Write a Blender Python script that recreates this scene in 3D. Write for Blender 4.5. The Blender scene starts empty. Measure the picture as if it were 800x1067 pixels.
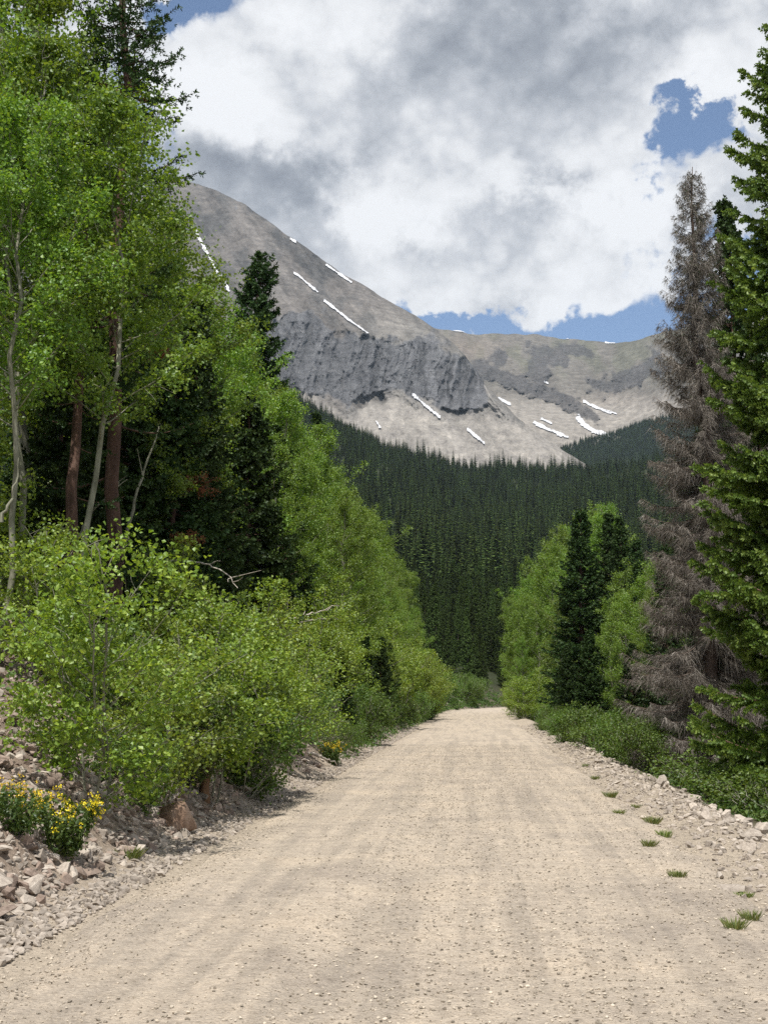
import bpy, bmesh, math, random
import numpy as np
from mathutils import Vector, Matrix

random.seed(7)
RNG = np.random.default_rng(7)
S = bpy.context.scene
COL = S.collection
PI = math.pi
F = 1400.0
HOR = 724.0
PITCH = math.atan((HOR - 533.5) / F)
CAMZ = 1.6

# ------------------------------------------------------------------ helpers
def at(px, py, D):
    """point at ground-plane distance D seen at photo pixel px, py"""
    px = np.asarray(px, float); py = np.asarray(py, float); D = np.asarray(D, float)
    xr = (px - 400.0) / F; yr = (533.5 - py) / F
    cp, sp = math.cos(PITCH), math.sin(PITCH)
    dy = cp - yr * sp; dz = sp + yr * cp
    k = D / dy
    return np.stack(np.broadcast_arrays(xr * k, D, CAMZ + dz * k), -1)

def sstep(a, b, x):
    t = np.clip((np.asarray(x, float) - a) / (b - a), 0, 1)
    return t * t * (3 - 2 * t)

def _hash(ix, iy, iz):
    h = (ix * 374761393 + iy * 668265263 + iz * 2147483647 + 1013904223) & 0xFFFFFFFF
    h = ((h ^ (h >> 13)) * 1274126177) & 0xFFFFFFFF
    h = h ^ (h >> 16)
    return (h & 0xFFFF) / 65535.0

def vnoise(x, y, z=0.0):
    x, y, z = np.broadcast_arrays(np.asarray(x, float), np.asarray(y, float), np.asarray(z, float))
    ix = np.floor(x).astype(np.int64); iy = np.floor(y).astype(np.int64); iz = np.floor(z).astype(np.int64)
    fx = x - ix; fy = y - iy; fz = z - iz
    fx = fx * fx * fx * (fx * (fx * 6 - 15) + 10); fy = fy * fy * fy * (fy * (fy * 6 - 15) + 10); fz = fz * fz * (3 - 2 * fz)
    def c(a, b, d): return _hash(ix + a, iy + b, iz + d)
    x00 = c(0,0,0) * (1 - fx) + c(1,0,0) * fx; x10 = c(0,1,0) * (1 - fx) + c(1,1,0) * fx
    x01 = c(0,0,1) * (1 - fx) + c(1,0,1) * fx; x11 = c(0,1,1) * (1 - fx) + c(1,1,1) * fx
    return ((x00 * (1 - fy) + x10 * fy) * (1 - fz) + (x01 * (1 - fy) + x11 * fy) * fz) * 2 - 1

def fbm(x, y, z=0.0, o=5, g=0.5):
    s = 0; a = 1.0; n = 0
    for k in range(o):
        s = s + a * vnoise(np.asarray(x) * 2 ** k + 17.3 * k, np.asarray(y) * 2 ** k - 9.1 * k, np.asarray(z) * 2 ** k)
        n += a; a *= g
    return s / n

def ridged(x, y, o=4, g=0.5):
    s = 0; a = 1.0; n = 0
    for k in range(o):
        s = s + a * (1 - 2 * np.abs(vnoise(np.asarray(x) * 2 ** k + 5.7 * k, np.asarray(y) * 2 ** k + 31.1 * k, 3.5 + k)))
        n += a; a *= g
    return s / n

class MB:
    """collects vertices and faces, several face sizes, into one mesh"""
    def __init__(self): self.v = []; self.f = []; self.n = 0
    def add(self, verts, faces, mat=0, val=None, smooth=False):
        verts = np.asarray(verts, float).reshape(-1, 3); faces = np.asarray(faces, np.int64)
        if len(faces) == 0: return
        if val is None: val = np.zeros(len(faces))
        val = np.broadcast_to(np.asarray(val, float), (len(faces),))
        self.v.append(verts); self.f.append((faces + self.n, mat, val, smooth)); self.n += len(verts)
    def mesh(self, name, mats):
        me = bpy.data.meshes.new(name)
        v = np.concatenate(self.v)
        me.vertices.add(len(v)); me.vertices.foreach_set('co', v.astype(np.float32).ravel())
        tot = sum(len(f) for f, *_ in self.f); nl = sum(f.size for f, *_ in self.f)
        me.loops.add(nl); me.polygons.add(tot)
        li = np.concatenate([f.ravel() for f, *_ in self.f])
        ls = np.concatenate([np.full(len(f), f.shape[1]) for f, *_ in self.f])
        start = np.concatenate([[0], np.cumsum(ls)[:-1]])
        me.loops.foreach_set('vertex_index', li.astype(np.int32))
        me.polygons.foreach_set('loop_start', start.astype(np.int32))
        me.polygons.foreach_set('material_index', np.concatenate([np.full(len(f), m) for f, m, *_ in self.f]).astype(np.int32))
        me.polygons.foreach_set('use_smooth', np.concatenate([np.full(len(f), s) for f, m, vv, s in self.f]))
        a = me.attributes.new('v', 'FLOAT', 'FACE')
        a.data.foreach_set('value', np.concatenate([vv for f, m, vv, s in self.f]).astype(np.float32))
        me.update(calc_edges=True)
        for m in (mats if isinstance(mats, (list, tuple)) else [mats]): me.materials.append(m)
        return me

def link(name, me, parent=None):
    o = bpy.data.objects.new(name, me); COL.objects.link(o)
    if parent: o.parent = parent
    return o

def tag(o, label=None, cat=None, group=None, kind=None):
    if label: o['label'] = label
    if cat: o['category'] = cat
    if group: o['group'] = group
    if kind: o['kind'] = kind
    return o

def thing(name, label, cat, loc=(0, 0, 0), group=None):
    o = bpy.data.objects.new(name, None); COL.objects.link(o); o.location = loc
    o.empty_display_size = 0.3
    return tag(o, label, cat, group)

def frames(d):
    d = d / np.maximum(np.linalg.norm(d, axis=-1, keepdims=True), 1e-9)
    ref = np.where(np.abs(d[..., 2:3]) < 0.9, np.array([0, 0, 1.0]), np.array([1.0, 0, 0]))
    a = np.cross(d, ref); a /= np.maximum(np.linalg.norm(a, axis=-1, keepdims=True), 1e-9)
    return d, a, np.cross(d, a)

def tube(mb, pts, rad, sides=6, mat=0, val=0.5, cap=True):
    pts = np.asarray(pts, float); n = len(pts)
    d = np.gradient(pts, axis=0); d, a, b = frames(d)
    for i in range(1, n):                      # keep the frame from flipping
        a[i] = a[i-1] - d[i] * np.dot(a[i-1], d[i]); a[i] /= max(np.linalg.norm(a[i]), 1e-9); b[i] = np.cross(d[i], a[i])
    th = np.arange(sides) * 2 * PI / sides
    rad = np.broadcast_to(np.asarray(rad, float), (n,))
    v = pts[:, None] + rad[:, None, None] * (np.cos(th)[None, :, None] * a[:, None] + np.sin(th)[None, :, None] * b[:, None])
    i = np.arange(n - 1)[:, None] * sides; j = np.arange(sides)[None]; j2 = (j + 1) % sides
    f = np.stack([i + j, i + j2, i + sides + j2, i + sides + j], -1).reshape(-1, 4)
    mb.add(v.reshape(-1, 3), f, mat, val, True)

def rdir(n, rng):
    v = rng.normal(size=(n, 3)); return v / np.linalg.norm(v, axis=1, keepdims=True)

def leaves(mb, c, size, rng, up=0.35, mat=0, narrow=0.42):
    """kite-shaped slightly folded leaves"""
    n = len(c)
    nrm = rdir(n, rng) + np.array([0, 0, up]); nrm, a, b = frames(nrm)
    th = rng.uniform(0, 2 * PI, n)[:, None]
    t = a * np.cos(th) + b * np.sin(th); s = np.cross(nrm, t)
    L = (size * rng.uniform(0.65, 1.25, n))[:, None]
    v = np.stack([c - t * L * .5, c + s * L * narrow - t * L * .08 + nrm * L * .12, c + t * L * .55, c - s * L * narrow - t * L * .08 + nrm * L * .12], 1)
    mb.add(v.reshape(-1, 3), np.arange(n * 4).reshape(n, 4), mat, rng.uniform(0, 1, n))

# ------------------------------------------------------------------ materials
def new_mat(name):
    m = bpy.data.materials.new(name); m.use_nodes = True
    nt = m.node_tree; nt.nodes.clear()
    out = nt.nodes.new('ShaderNodeOutputMaterial')
    return m, nt, out

def ramp(nt, fac, stops):
    r = nt.nodes.new('ShaderNodeValToRGB'); e = r.color_ramp.elements
    while len(e) < len(stops): e.new(0.5)
    for k, (p, c) in enumerate(stops): e[k].position = p; e[k].color = (*c, 1)
    nt.links.new(fac, r.inputs[0]); return r.outputs[0]

def noise(nt, vec, scale, detail=4, rough=0.55):
    n = nt.nodes.new('ShaderNodeTexNoise'); n.inputs['Scale'].default_value = scale
    n.inputs['Detail'].default_value = detail; n.inputs['Roughness'].default_value = rough
    if vec is not None: nt.links.new(vec, n.inputs['Vector'])
    return n.outputs[0]

def mixc(nt, fac, a, b, mode='MIX'):
    m = nt.nodes.new('ShaderNodeMix'); m.data_type = 'RGBA'; m.blend_type = mode
    for s, x in ((m.inputs[0], fac), (m.inputs[6], a), (m.inputs[7], b)):
        if hasattr(x, 'is_output'): nt.links.new(x, s)
        elif isinstance(x, (int, float)): s.default_value = x
        else: s.default_value = (*x, 1)
    return m.outputs[2]

def mth(nt, op, a, b=0.0, c=None):
    m = nt.nodes.new('ShaderNodeMath'); m.operation = op
    for s, x in zip(m.inputs, (a, b, c)):
        if x is None: continue
        if hasattr(x, 'is_output'): nt.links.new(x, s)
        else: s.default_value = x
    return m.outputs[0]

def attr(nt, name, kind='GEOMETRY'):
    a = nt.nodes.new('ShaderNodeAttribute'); a.attribute_name = name; a.attribute_type = kind
    return a

def obj_rand(nt): return nt.nodes.new('ShaderNodeObjectInfo').outputs['Random']

def coords(nt, which='Object'): return nt.nodes.new('ShaderNodeTexCoord').outputs[which]

def bump(nt, h, strength, dist):
    b = nt.nodes.new('ShaderNodeBump'); b.inputs['Strength'].default_value = strength; b.inputs['Distance'].default_value = dist
    nt.links.new(h, b.inputs['Height']); return b.outputs[0]

def leaf_mat(name, c0, c1, c2, trans=0.45, gloss=0.06, tint=0.35, trc=(1.25, 1.15, .55)):
    m, nt, out = new_mat(name)
    col = ramp(nt, attr(nt, 'v').outputs['Fac'], [(0, c0), (.5, c1), (1, c2)])
    hs = nt.nodes.new('ShaderNodeHueSaturation')
    r = obj_rand(nt)
    nt.links.new(mth(nt, 'MULTIPLY_ADD', r, .024, .492), hs.inputs['Hue'])
    nt.links.new(mth(nt, 'MULTIPLY_ADD', r, tint, 1 - tint / 2), hs.inputs['Value'])
    nt.links.new(col, hs.inputs['Color']); col = hs.outputs[0]
    d = nt.nodes.new('ShaderNodeBsdfDiffuse'); t = nt.nodes.new('ShaderNodeBsdfTranslucent'); g = nt.nodes.new('ShaderNodeBsdfGlossy')
    nt.links.new(col, d.inputs[0]); nt.links.new(mixc(nt, 1.0, col, trc, 'MULTIPLY'), t.inputs[0])
    g.inputs['Roughness'].default_value = .5; g.inputs[0].default_value = (.9, .95, 1, 1)
    m1 = nt.nodes.new('ShaderNodeMixShader'); m1.inputs[0].default_value = trans
    nt.links.new(d.outputs[0], m1.inputs[1]); nt.links.new(t.outputs[0], m1.inputs[2])
    m2 = nt.nodes.new('ShaderNodeMixShader'); m2.inputs[0].default_value = gloss
    nt.links.new(m1.outputs[0], m2.inputs[1]); nt.links.new(g.outputs[0], m2.inputs[2])
    nt.links.new(m2.outputs[0], out.inputs[0]); return m

def rough_mat(name, stops, scale, bscale=None, bstr=.5, bdist=.05, rnd=.3, rough=.9, stretch=None):
    m, nt, out = new_mat(name)
    co = coords(nt)
    if stretch:
        mp = nt.nodes.new('ShaderNodeMapping'); mp.inputs['Scale'].default_value = stretch
        nt.links.new(co, mp.inputs[0]); co = mp.outputs[0]
    n = noise(nt, co, scale, 5, .6)
    col = ramp(nt, n, stops)
    hs = nt.nodes.new('ShaderNodeHueSaturation'); r = obj_rand(nt)
    v = mth(nt, 'MULTIPLY_ADD', attr(nt, 'v').outputs['Fac'], rnd, 1 - rnd / 2)
    nt.links.new(mth(nt, 'MULTIPLY', v, mth(nt, 'MULTIPLY_ADD', r, rnd, 1 - rnd / 2)), hs.inputs['Value'])
    nt.links.new(col, hs.inputs['Color'])
    b = nt.nodes.new('ShaderNodeBsdfPrincipled'); b.inputs['Roughness'].default_value = rough
    b.inputs['Specular IOR Level'].default_value = .2
    nt.links.new(hs.outputs[0], b.inputs['Base Color'])
    if bscale: nt.links.new(bump(nt, noise(nt, co, bscale, 5, .65), bstr, bdist), b.inputs['Normal'])
    nt.links.new(b.outputs[0], out.inputs[0]); return m

M = {}
M['aspen_leaf'] = leaf_mat('aspen_leaf', (.10, .178, .017), (.162, .268, .027), (.26, .355, .052), .45, .035)
M['sapling_leaf'] = leaf_mat('sapling_leaf', (.125, .195, .017), (.20, .295, .027), (.33, .41, .06), .45, .04)
M['shrub_leaf'] = leaf_mat('shrub_leaf', (.06, .11, .015), (.10, .17, .022), (.16, .23, .04), .35, .03)
M['herb_leaf'] = leaf_mat('herb_leaf', (.045, .09, .015), (.08, .14, .02), (.13, .18, .04), .35, .03)
M['spruce_needle'] = leaf_mat('spruce_needle', (.02, .042, .014), (.036, .066, .018), (.07, .105, .03), .15, .012, .3, (1.1, 1.1, .6))
M['bright_needle'] = leaf_mat('bright_needle', (.058, .108, .02), (.135, .21, .04), (.28, .36, .085), .38, .02, .2, (1.1, 1.1, .6))
M['far_needle'] = leaf_mat('far_needle', (.024, .040, .014), (.040, .062, .018), (.085, .115, .03), .1, .01, 1.1, (1.1, 1.1, .6))
M['mid_needle'] = leaf_mat('mid_needle', (.035, .058, .018), (.06, .092, .025), (.11, .145, .04), .2, .01, .9, (1.1, 1.1, .6))
M['dead_needle'] = leaf_mat('dead_needle', (.09, .075, .06), (.195, .172, .146), (.43, .395, .35), .1, .02, .1, (1, 1, 1))
M['rust_needle'] = leaf_mat('rust_needle', (.16, .05, .02), (.25, .09, .035), (.32, .15, .07), .2, .02, .1, (1, 1, 1))
M['petal'] = leaf_mat('petal', (.74, .50, .012), (.84, .62, .02), (.90, .73, .05), .3, .03, .1, (1, 1, .8))
M['grass_blade'] = leaf_mat('grass_blade', (.11, .16, .035), (.18, .25, .055), (.34, .34, .12), .3, .05)
M['aspen_bark'] = rough_mat('aspen_bark', [(.3, (.10, .10, .07)), (.5, (.21, .21, .155)), (.75, (.33, .32, .26))], 6, 14, .4, .02, stretch=(1, 1, .4))
M['spruce_bark'] = rough_mat('spruce_bark', [(.3, (.07, .045, .035)), (.55, (.14, .085, .065)), (.8, (.22, .15, .12))], 9, 18, .8, .04, stretch=(1, 1, .3))
M['far_bark'] = rough_mat('far_bark', [(.3, (.03, .026, .02)), (.7, (.07, .06, .05))], 1, None)
M['dead_bark'] = rough_mat('dead_bark', [(.3, (.10, .07, .055)), (.55, (.19, .14, .115)), (.8, (.28, .22, .19))], 8, 20, .6, .03, stretch=(1, 1, .3))
M['dead_wood'] = rough_mat('dead_wood', [(.3, (.22, .19, .16)), (.55, (.40, .36, .31)), (.8, (.52, .48, .43))], 8, 20, .5, .02)
M['stump_wood'] = rough_mat('stump_wood', [(.3, (.09, .05, .03)), (.6, (.2, .12, .07)), (.8, (.3, .2, .13))], 8, 20, .8, .03, stretch=(1, 1, .25))
ROCK = [(.25, (.24, .205, .175)), (.5, (.42, .365, .31)), (.75, (.56, .50, .435))]
M['rock'] = rough_mat('rock', ROCK, 7, 16, .5, .03, .55)
M['red_rock'] = rough_mat('red_rock', [(.25, (.14, .105, .085)), (.5, (.29, .225, .185)), (.75, (.44, .365, .31))], 6, 16, .5, .03, .5)
M['boulder'] = rough_mat('boulder', [(.3, (.20, .125, .085)), (.5, (.32, .22, .16)), (.75, (.46, .37, .30))], 3, 12, .6, .04, .2)
M['gravel'] = rough_mat('gravel', [(.25, (.36, .31, .25)), (.5, (.50, .435, .35)), (.75, (.66, .59, .50))], 40, None, rnd=.85)
M['snow'] = rough_mat('snow', [(.3, (.50, .50, .52)), (.5, (.58, .59, .62)), (.7, (.74, .75, .78))], .07, None, rnd=.05, rough=.6)

# ------------------------------------------------------------------ terrain functions
def cx(Y):
    Y = np.asarray(Y, float)
    t = np.clip(Y - 125, 0, 70)
    return -.15 + .0695 * Y + t * t / 400 + np.maximum(Y - 195, 0) * .35

E_AZ = [-1.6, -.6, -.3, -.1, -.05, 0, .06, .12, .2, .3, .6, 1.6]
E_V = [.30, .34, .30, .238, .212, .187, .165, .160, .165, .19, .26, .26]
RC = 1500.0
def Hfar(X, Y):
    r = np.hypot(X, np.maximum(Y, 1)); az = np.arctan2(X, np.maximum(Y, 1))
    e = np.interp(az, E_AZ, E_V)
    t = np.clip((r - 150) / (RC - 150), 0, 1)
    z = RC * e * t ** 1.3 - 1.5
    z = z + t * 16 * fbm(X / 160, Y / 160, 1.7, 4)
    return z - np.maximum(r - RC, 0) * .06

def H(X, Y):
    X = np.asarray(X, float); Y = np.asarray(Y, float)
    o = X - cx(Y)
    d = np.maximum(0, -o - 2.95 - .25 * vnoise(Y * .35, 4.2) * (1 - .8 * sstep(30, 60, Y)))
    zl = np.where(d < 5, .62 * d, 3.1 + .33 * (d - 5)); zl = np.minimum(zl, 16)
    zl = zl * sstep(0, .8, d) 
    dr = np.maximum(0, o - 3.3)
    zr = np.maximum(-.25 * dr, -2.5) + .13 * np.exp(-((o - 3.05) / .4) ** 2) * (vnoise(Y * .5, 9.7) * .5 + .6)
    rough = sstep(2.6, 4.5, np.abs(o + .15))
    zn = zl + zr + rough * ((.16 - .1 * sstep(30, 70, Y)) * fbm(X * .9, Y * .9, 0, 4) + .05 * fbm(X * 4, Y * 4, 2, 2)) + .012 * fbm(X * 3, Y * 3, 5, 3)
    w = sstep(150, 330, Y)
    w = np.maximum(w, sstep(60, 400, np.abs(o)))
    return zn * (1 - w) + Hfar(X, Y) * w

def Zroad(o, Yg):
    Xg = cx(Yg) + o
    edge = sstep(2.15, 2.7, np.abs(o + .12) + .18 * vnoise(Yg * .6, o * .3))
    lane = vnoise(o * 1.9 + .25 * vnoise(Yg * .05, 2.2), Yg * .025, 8.8)
    Z = .035 - .09 * edge + .018 * lane + .012 * fbm(Xg * 1.3, Yg * 1.3, 0, 3) + .010 * fbm(Xg * 7, Yg * 7, 4, 3)
    return Z + .006 * vnoise(o * .8, Yg * 1.7, 6)
def surf(X, Y):
    """what one would stand on: the road or the ground, whichever is higher"""
    o = X - cx(Y); g = H(X, Y) - .07 * (1 - sstep(2.0, 2.6, np.abs(o + .2)))
    return np.where((o > -3) & (o < 2.75), np.maximum(g, Zroad(o, Y)), g)
def Hs(x, y): return float(H(np.array([x]), np.array([y]))[0])
def on(o, Y):
    """world point on the ground at lateral offset o from the road's centre line"""
    x = float(cx(Y)) + o
    return Vector((x, Y, Hs(x, Y)))
def onpx(px, Y):
    x = (px - 400) / F * Y * 1.0
    # exact ray: depends weakly on height, good enough for placing a trunk
    return Vector((x, Y, Hs(x, Y)))
def ground_px(px, py, lo=5, hi=190):
    D = np.linspace(lo, hi, 6000); p = at(px, py, D)
    k = np.argmax(p[:, 2] <= surf(p[:, 0], p[:, 1])); return Vector(p[k])

def color_attr(me, name, arr):
    a = me.attributes.new(name, 'FLOAT_COLOR', 'POINT')
    c = np.concatenate([arr, np.ones((len(arr), 1))], 1).astype(np.float32); a.data.foreach_set('color', c.ravel())
def float_attr(me, name, arr):
    a = me.attributes.new(name, 'FLOAT', 'POINT'); a.data.foreach_set('value', np.asarray(arr, np.float32).ravel())

def grid_faces(nr, nc):
    i = np.arange(nr - 1)[:, None] * nc; j = np.arange(nc - 1)[None]
    return np.stack([i + j, i + j + 1, i + nc + j + 1, i + nc + j], -1).reshape(-1, 4)

# ------------------------------------------------------------------ ground
def build_ground():
    rows = [-25.0]
    while rows[-1] < 2700:
        y = rows[-1]
        rows.append(y + (1.0 if y < 3 else .22 if y < 24 else .01 * y))
    rows = np.array(rows)
    pos = np.concatenate([np.arange(0, 6, .16), np.arange(6, 14, .4), 14 * 1.12 ** np.arange(0, 24)])
    off = np.concatenate([-pos[:0:-1], pos])
    Yg, og = np.meshgrid(rows, off, indexing='ij')
    sc = 1 + np.maximum(Yg, 0) / 60
    o2 = np.where(np.abs(og) < 14, og, np.sign(og) * (14 + (np.abs(og) - 14) * sc))
    Xg = cx(Yg) + o2
    Z = H(Xg, Yg)
    o = o2
    core = (1 - sstep(2.0, 2.6, np.abs(o + .2)))
    Z = Z - .07 * core * (Yg < 210)
    mb = MB(); mb.add(np.stack([Xg, Yg, Z], -1).reshape(-1, 3), grid_faces(*Xg.shape), 0, 0, True)
    # colours of the soil itself
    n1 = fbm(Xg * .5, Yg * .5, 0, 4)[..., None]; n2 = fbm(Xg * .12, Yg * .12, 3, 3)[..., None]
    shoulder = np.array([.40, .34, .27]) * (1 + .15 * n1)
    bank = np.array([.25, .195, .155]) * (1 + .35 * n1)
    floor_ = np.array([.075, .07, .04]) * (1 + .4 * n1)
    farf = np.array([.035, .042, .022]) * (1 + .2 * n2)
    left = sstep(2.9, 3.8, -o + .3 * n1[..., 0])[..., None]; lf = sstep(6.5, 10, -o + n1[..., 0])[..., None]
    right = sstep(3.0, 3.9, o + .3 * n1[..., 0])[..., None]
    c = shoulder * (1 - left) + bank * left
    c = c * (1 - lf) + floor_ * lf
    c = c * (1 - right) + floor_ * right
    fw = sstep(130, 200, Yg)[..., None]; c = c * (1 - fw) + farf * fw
    m, nt, out = new_mat('soil')
    co = coords(nt)
    a = attr(nt, 'Col').outputs['Color']
    n = noise(nt, co, 22, 6, .7)
    col = mixc(nt, 1.0, a, ramp(nt, n, [(.25, (.55, .55, .55)), (.5, (1, 1, 1)), (.75, (1.35, 1.35, 1.35))]), 'MULTIPLY')
    b = nt.nodes.new('ShaderNodeBsdfPrincipled'); b.inputs['Roughness'].default_value = .95; b.inputs['Specular IOR Level'].default_value = .1
    nt.links.new(col, b.inputs['Base Color']); nt.links.new(bump(nt, n, .8, .05), b.inputs['Normal']); nt.links.new(b.outputs[0], out.inputs[0])
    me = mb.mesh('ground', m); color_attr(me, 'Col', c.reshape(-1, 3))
    tag(link('ground', me), kind='structure')

# ------------------------------------------------------------------ road
def build_road():
    rows = [-10.0]
    while rows[-1] < 205:
        y = rows[-1]; rows.append(y + (.5 if y < 4 else .06 if y < 16 else .004 * y))
    rows = np.array(rows); off = np.linspace(-3.0, 2.75, 110)
    Yg, o = np.meshgrid(rows, off, indexing='ij')
    Xg = cx(Yg) + o
    Z = Zroad(o, Yg)
    mb = MB(); mb.add(np.stack([Xg, Yg, Z], -1).reshape(-1, 3), grid_faces(*Xg.shape), 0, 0, True)
    me = mb.mesh('road', None or [])
    float_attr(me, 'off', o); float_attr(me, 'along', Yg)
    m, nt, out = new_mat('gravel_road')
    co = coords(nt)
    cmb = nt.nodes.new('ShaderNodeCombineXYZ')
    nt.links.new(mth(nt, 'MULTIPLY', attr(nt, 'off').outputs['Fac'], 1.5), cmb.inputs[0]); nt.links.new(mth(nt, 'MULTIPLY', attr(nt, 'along').outputs['Fac'], .05), cmb.inputs[1])
    lanes = noise(nt, cmb.outputs[0], 1.6, 4, .6)
    base = ramp(nt, lanes, [(.3, (.345, .30, .25)), (.46, (.47, .405, .33)), (.6, (.37, .322, .268)), (.8, (.485, .418, .335))])
    patch = noise(nt, co, .7, 5, .6)
    base = mixc(nt, 1.0, base, ramp(nt, patch, [(.3, (.80, .80, .82)), (.5, (1, 1, 1)), (.7, (1.12, 1.10, 1.07))]), 'MULTIPLY')
    mid_ = noise(nt, co, 9, 5, .7)
    base = mixc(nt, 1.0, base, ramp(nt, mid_, [(.3, (.80, .79, .78)), (.5, (1, 1, 1)), (.7, (1.16, 1.15, 1.13))]), 'MULTIPLY')
    fine = noise(nt, co, 38, 6, .75)
    base = mixc(nt, 1.0, base, ramp(nt, fine, [(.25, (.60, .58, .56)), (.45, (.97, .96, .95)), (.55, (1.02, 1.02, 1.02)), (.78, (1.4, 1.38, 1.33))]), 'MULTIPLY')
    vo = nt.nodes.new('ShaderNodeTexVoronoi'); vo.inputs['Scale'].default_value = 46; nt.links.new(co, vo.inputs['Vector'])
    pick = ramp(nt, vo.outputs['Color'], [(.0, (.72, .70, .68)), (.35, (1, 1, 1)), (.72, (1, 1, 1)), (1, (1.22, 1.2, 1.16))])
    base = mixc(nt, .8, base, pick, 'MULTIPLY')
    b = nt.nodes.new('ShaderNodeBsdfPrincipled'); b.inputs['Roughness'].default_value = .95; b.inputs['Specular IOR Level'].default_value = .15
    nt.links.new(base, b.inputs['Base Color'])
    hh = mth(nt, 'ADD', mth(nt, 'MULTIPLY', vo.outputs['Distance'], -.6), fine)
    nt.links.new(bump(nt, hh, .9, .022), b.inputs['Normal']); nt.links.new(b.outputs[0], out.inputs[0])
    me.materials.append(m)
    tag(link('road', me), kind='structure')

# ------------------------------------------------------------------ mountains
def mountain_mat():
    m, nt, out = new_mat('mountain_rock')
    co = coords(nt)
    a = attr(nt, 'Col').outputs['Color']; cl = attr(nt, 'cliff').outputs['Fac']
    n = noise(nt, co, .04, 9, .72); n2 = noise(nt, co, .22, 6, .75)
    f = mth(nt, 'ADD', mth(nt, 'MULTIPLY', n, .6), mth(nt, 'MULTIPLY', n2, .4))
    col = mixc(nt, 1.0, a, ramp(nt, f, [(.32, (.36, .36, .38)), (.45, (.84, .84, .85)), (.55, (1.10, 1.10, 1.09)), (.68, (1.75, 1.70, 1.65))]), 'MULTIPLY')
    b = nt.nodes.new('ShaderNodeBsdfDiffuse'); nt.links.new(col, b.inputs[0])
    bp = nt.nodes.new('ShaderNodeBump'); bp.inputs['Distance'].default_value = 20; nt.links.new(f, bp.inputs['Height'])
    nt.links.new(mth(nt, 'MULTIPLY_ADD', cl, .4, .6), bp.inputs['Strength'])
    nt.links.new(bp.outputs[0], b.inputs['Normal']); nt.links.new(b.outputs[0], out.inputs[0]); return m

def seg_dist(px, py, pts):
    d = np.full(px.shape, 1e9)
    for (x0, y0), (x1, y1) in zip(pts[:-1], pts[1:]):
        vx, vy = x1 - x0, y1 - y0; L = vx * vx + vy * vy + 1e-9
        t = np.clip(((px - x0) * vx + (py - y0) * vy) / L, 0, 1)
        d = np.minimum(d, np.hypot(px - x0 - t * vx, py - y0 - t * vy))
    return d

def blob(px, py, x, y, sx, sy, rot=0):
    c, s = math.cos(rot), math.sin(rot); dx, dy = px - x, py - y
    return np.exp(-((dx * c + dy * s) / sx) ** 2 - ((-dx * s + dy * c) / sy) ** 2)

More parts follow.
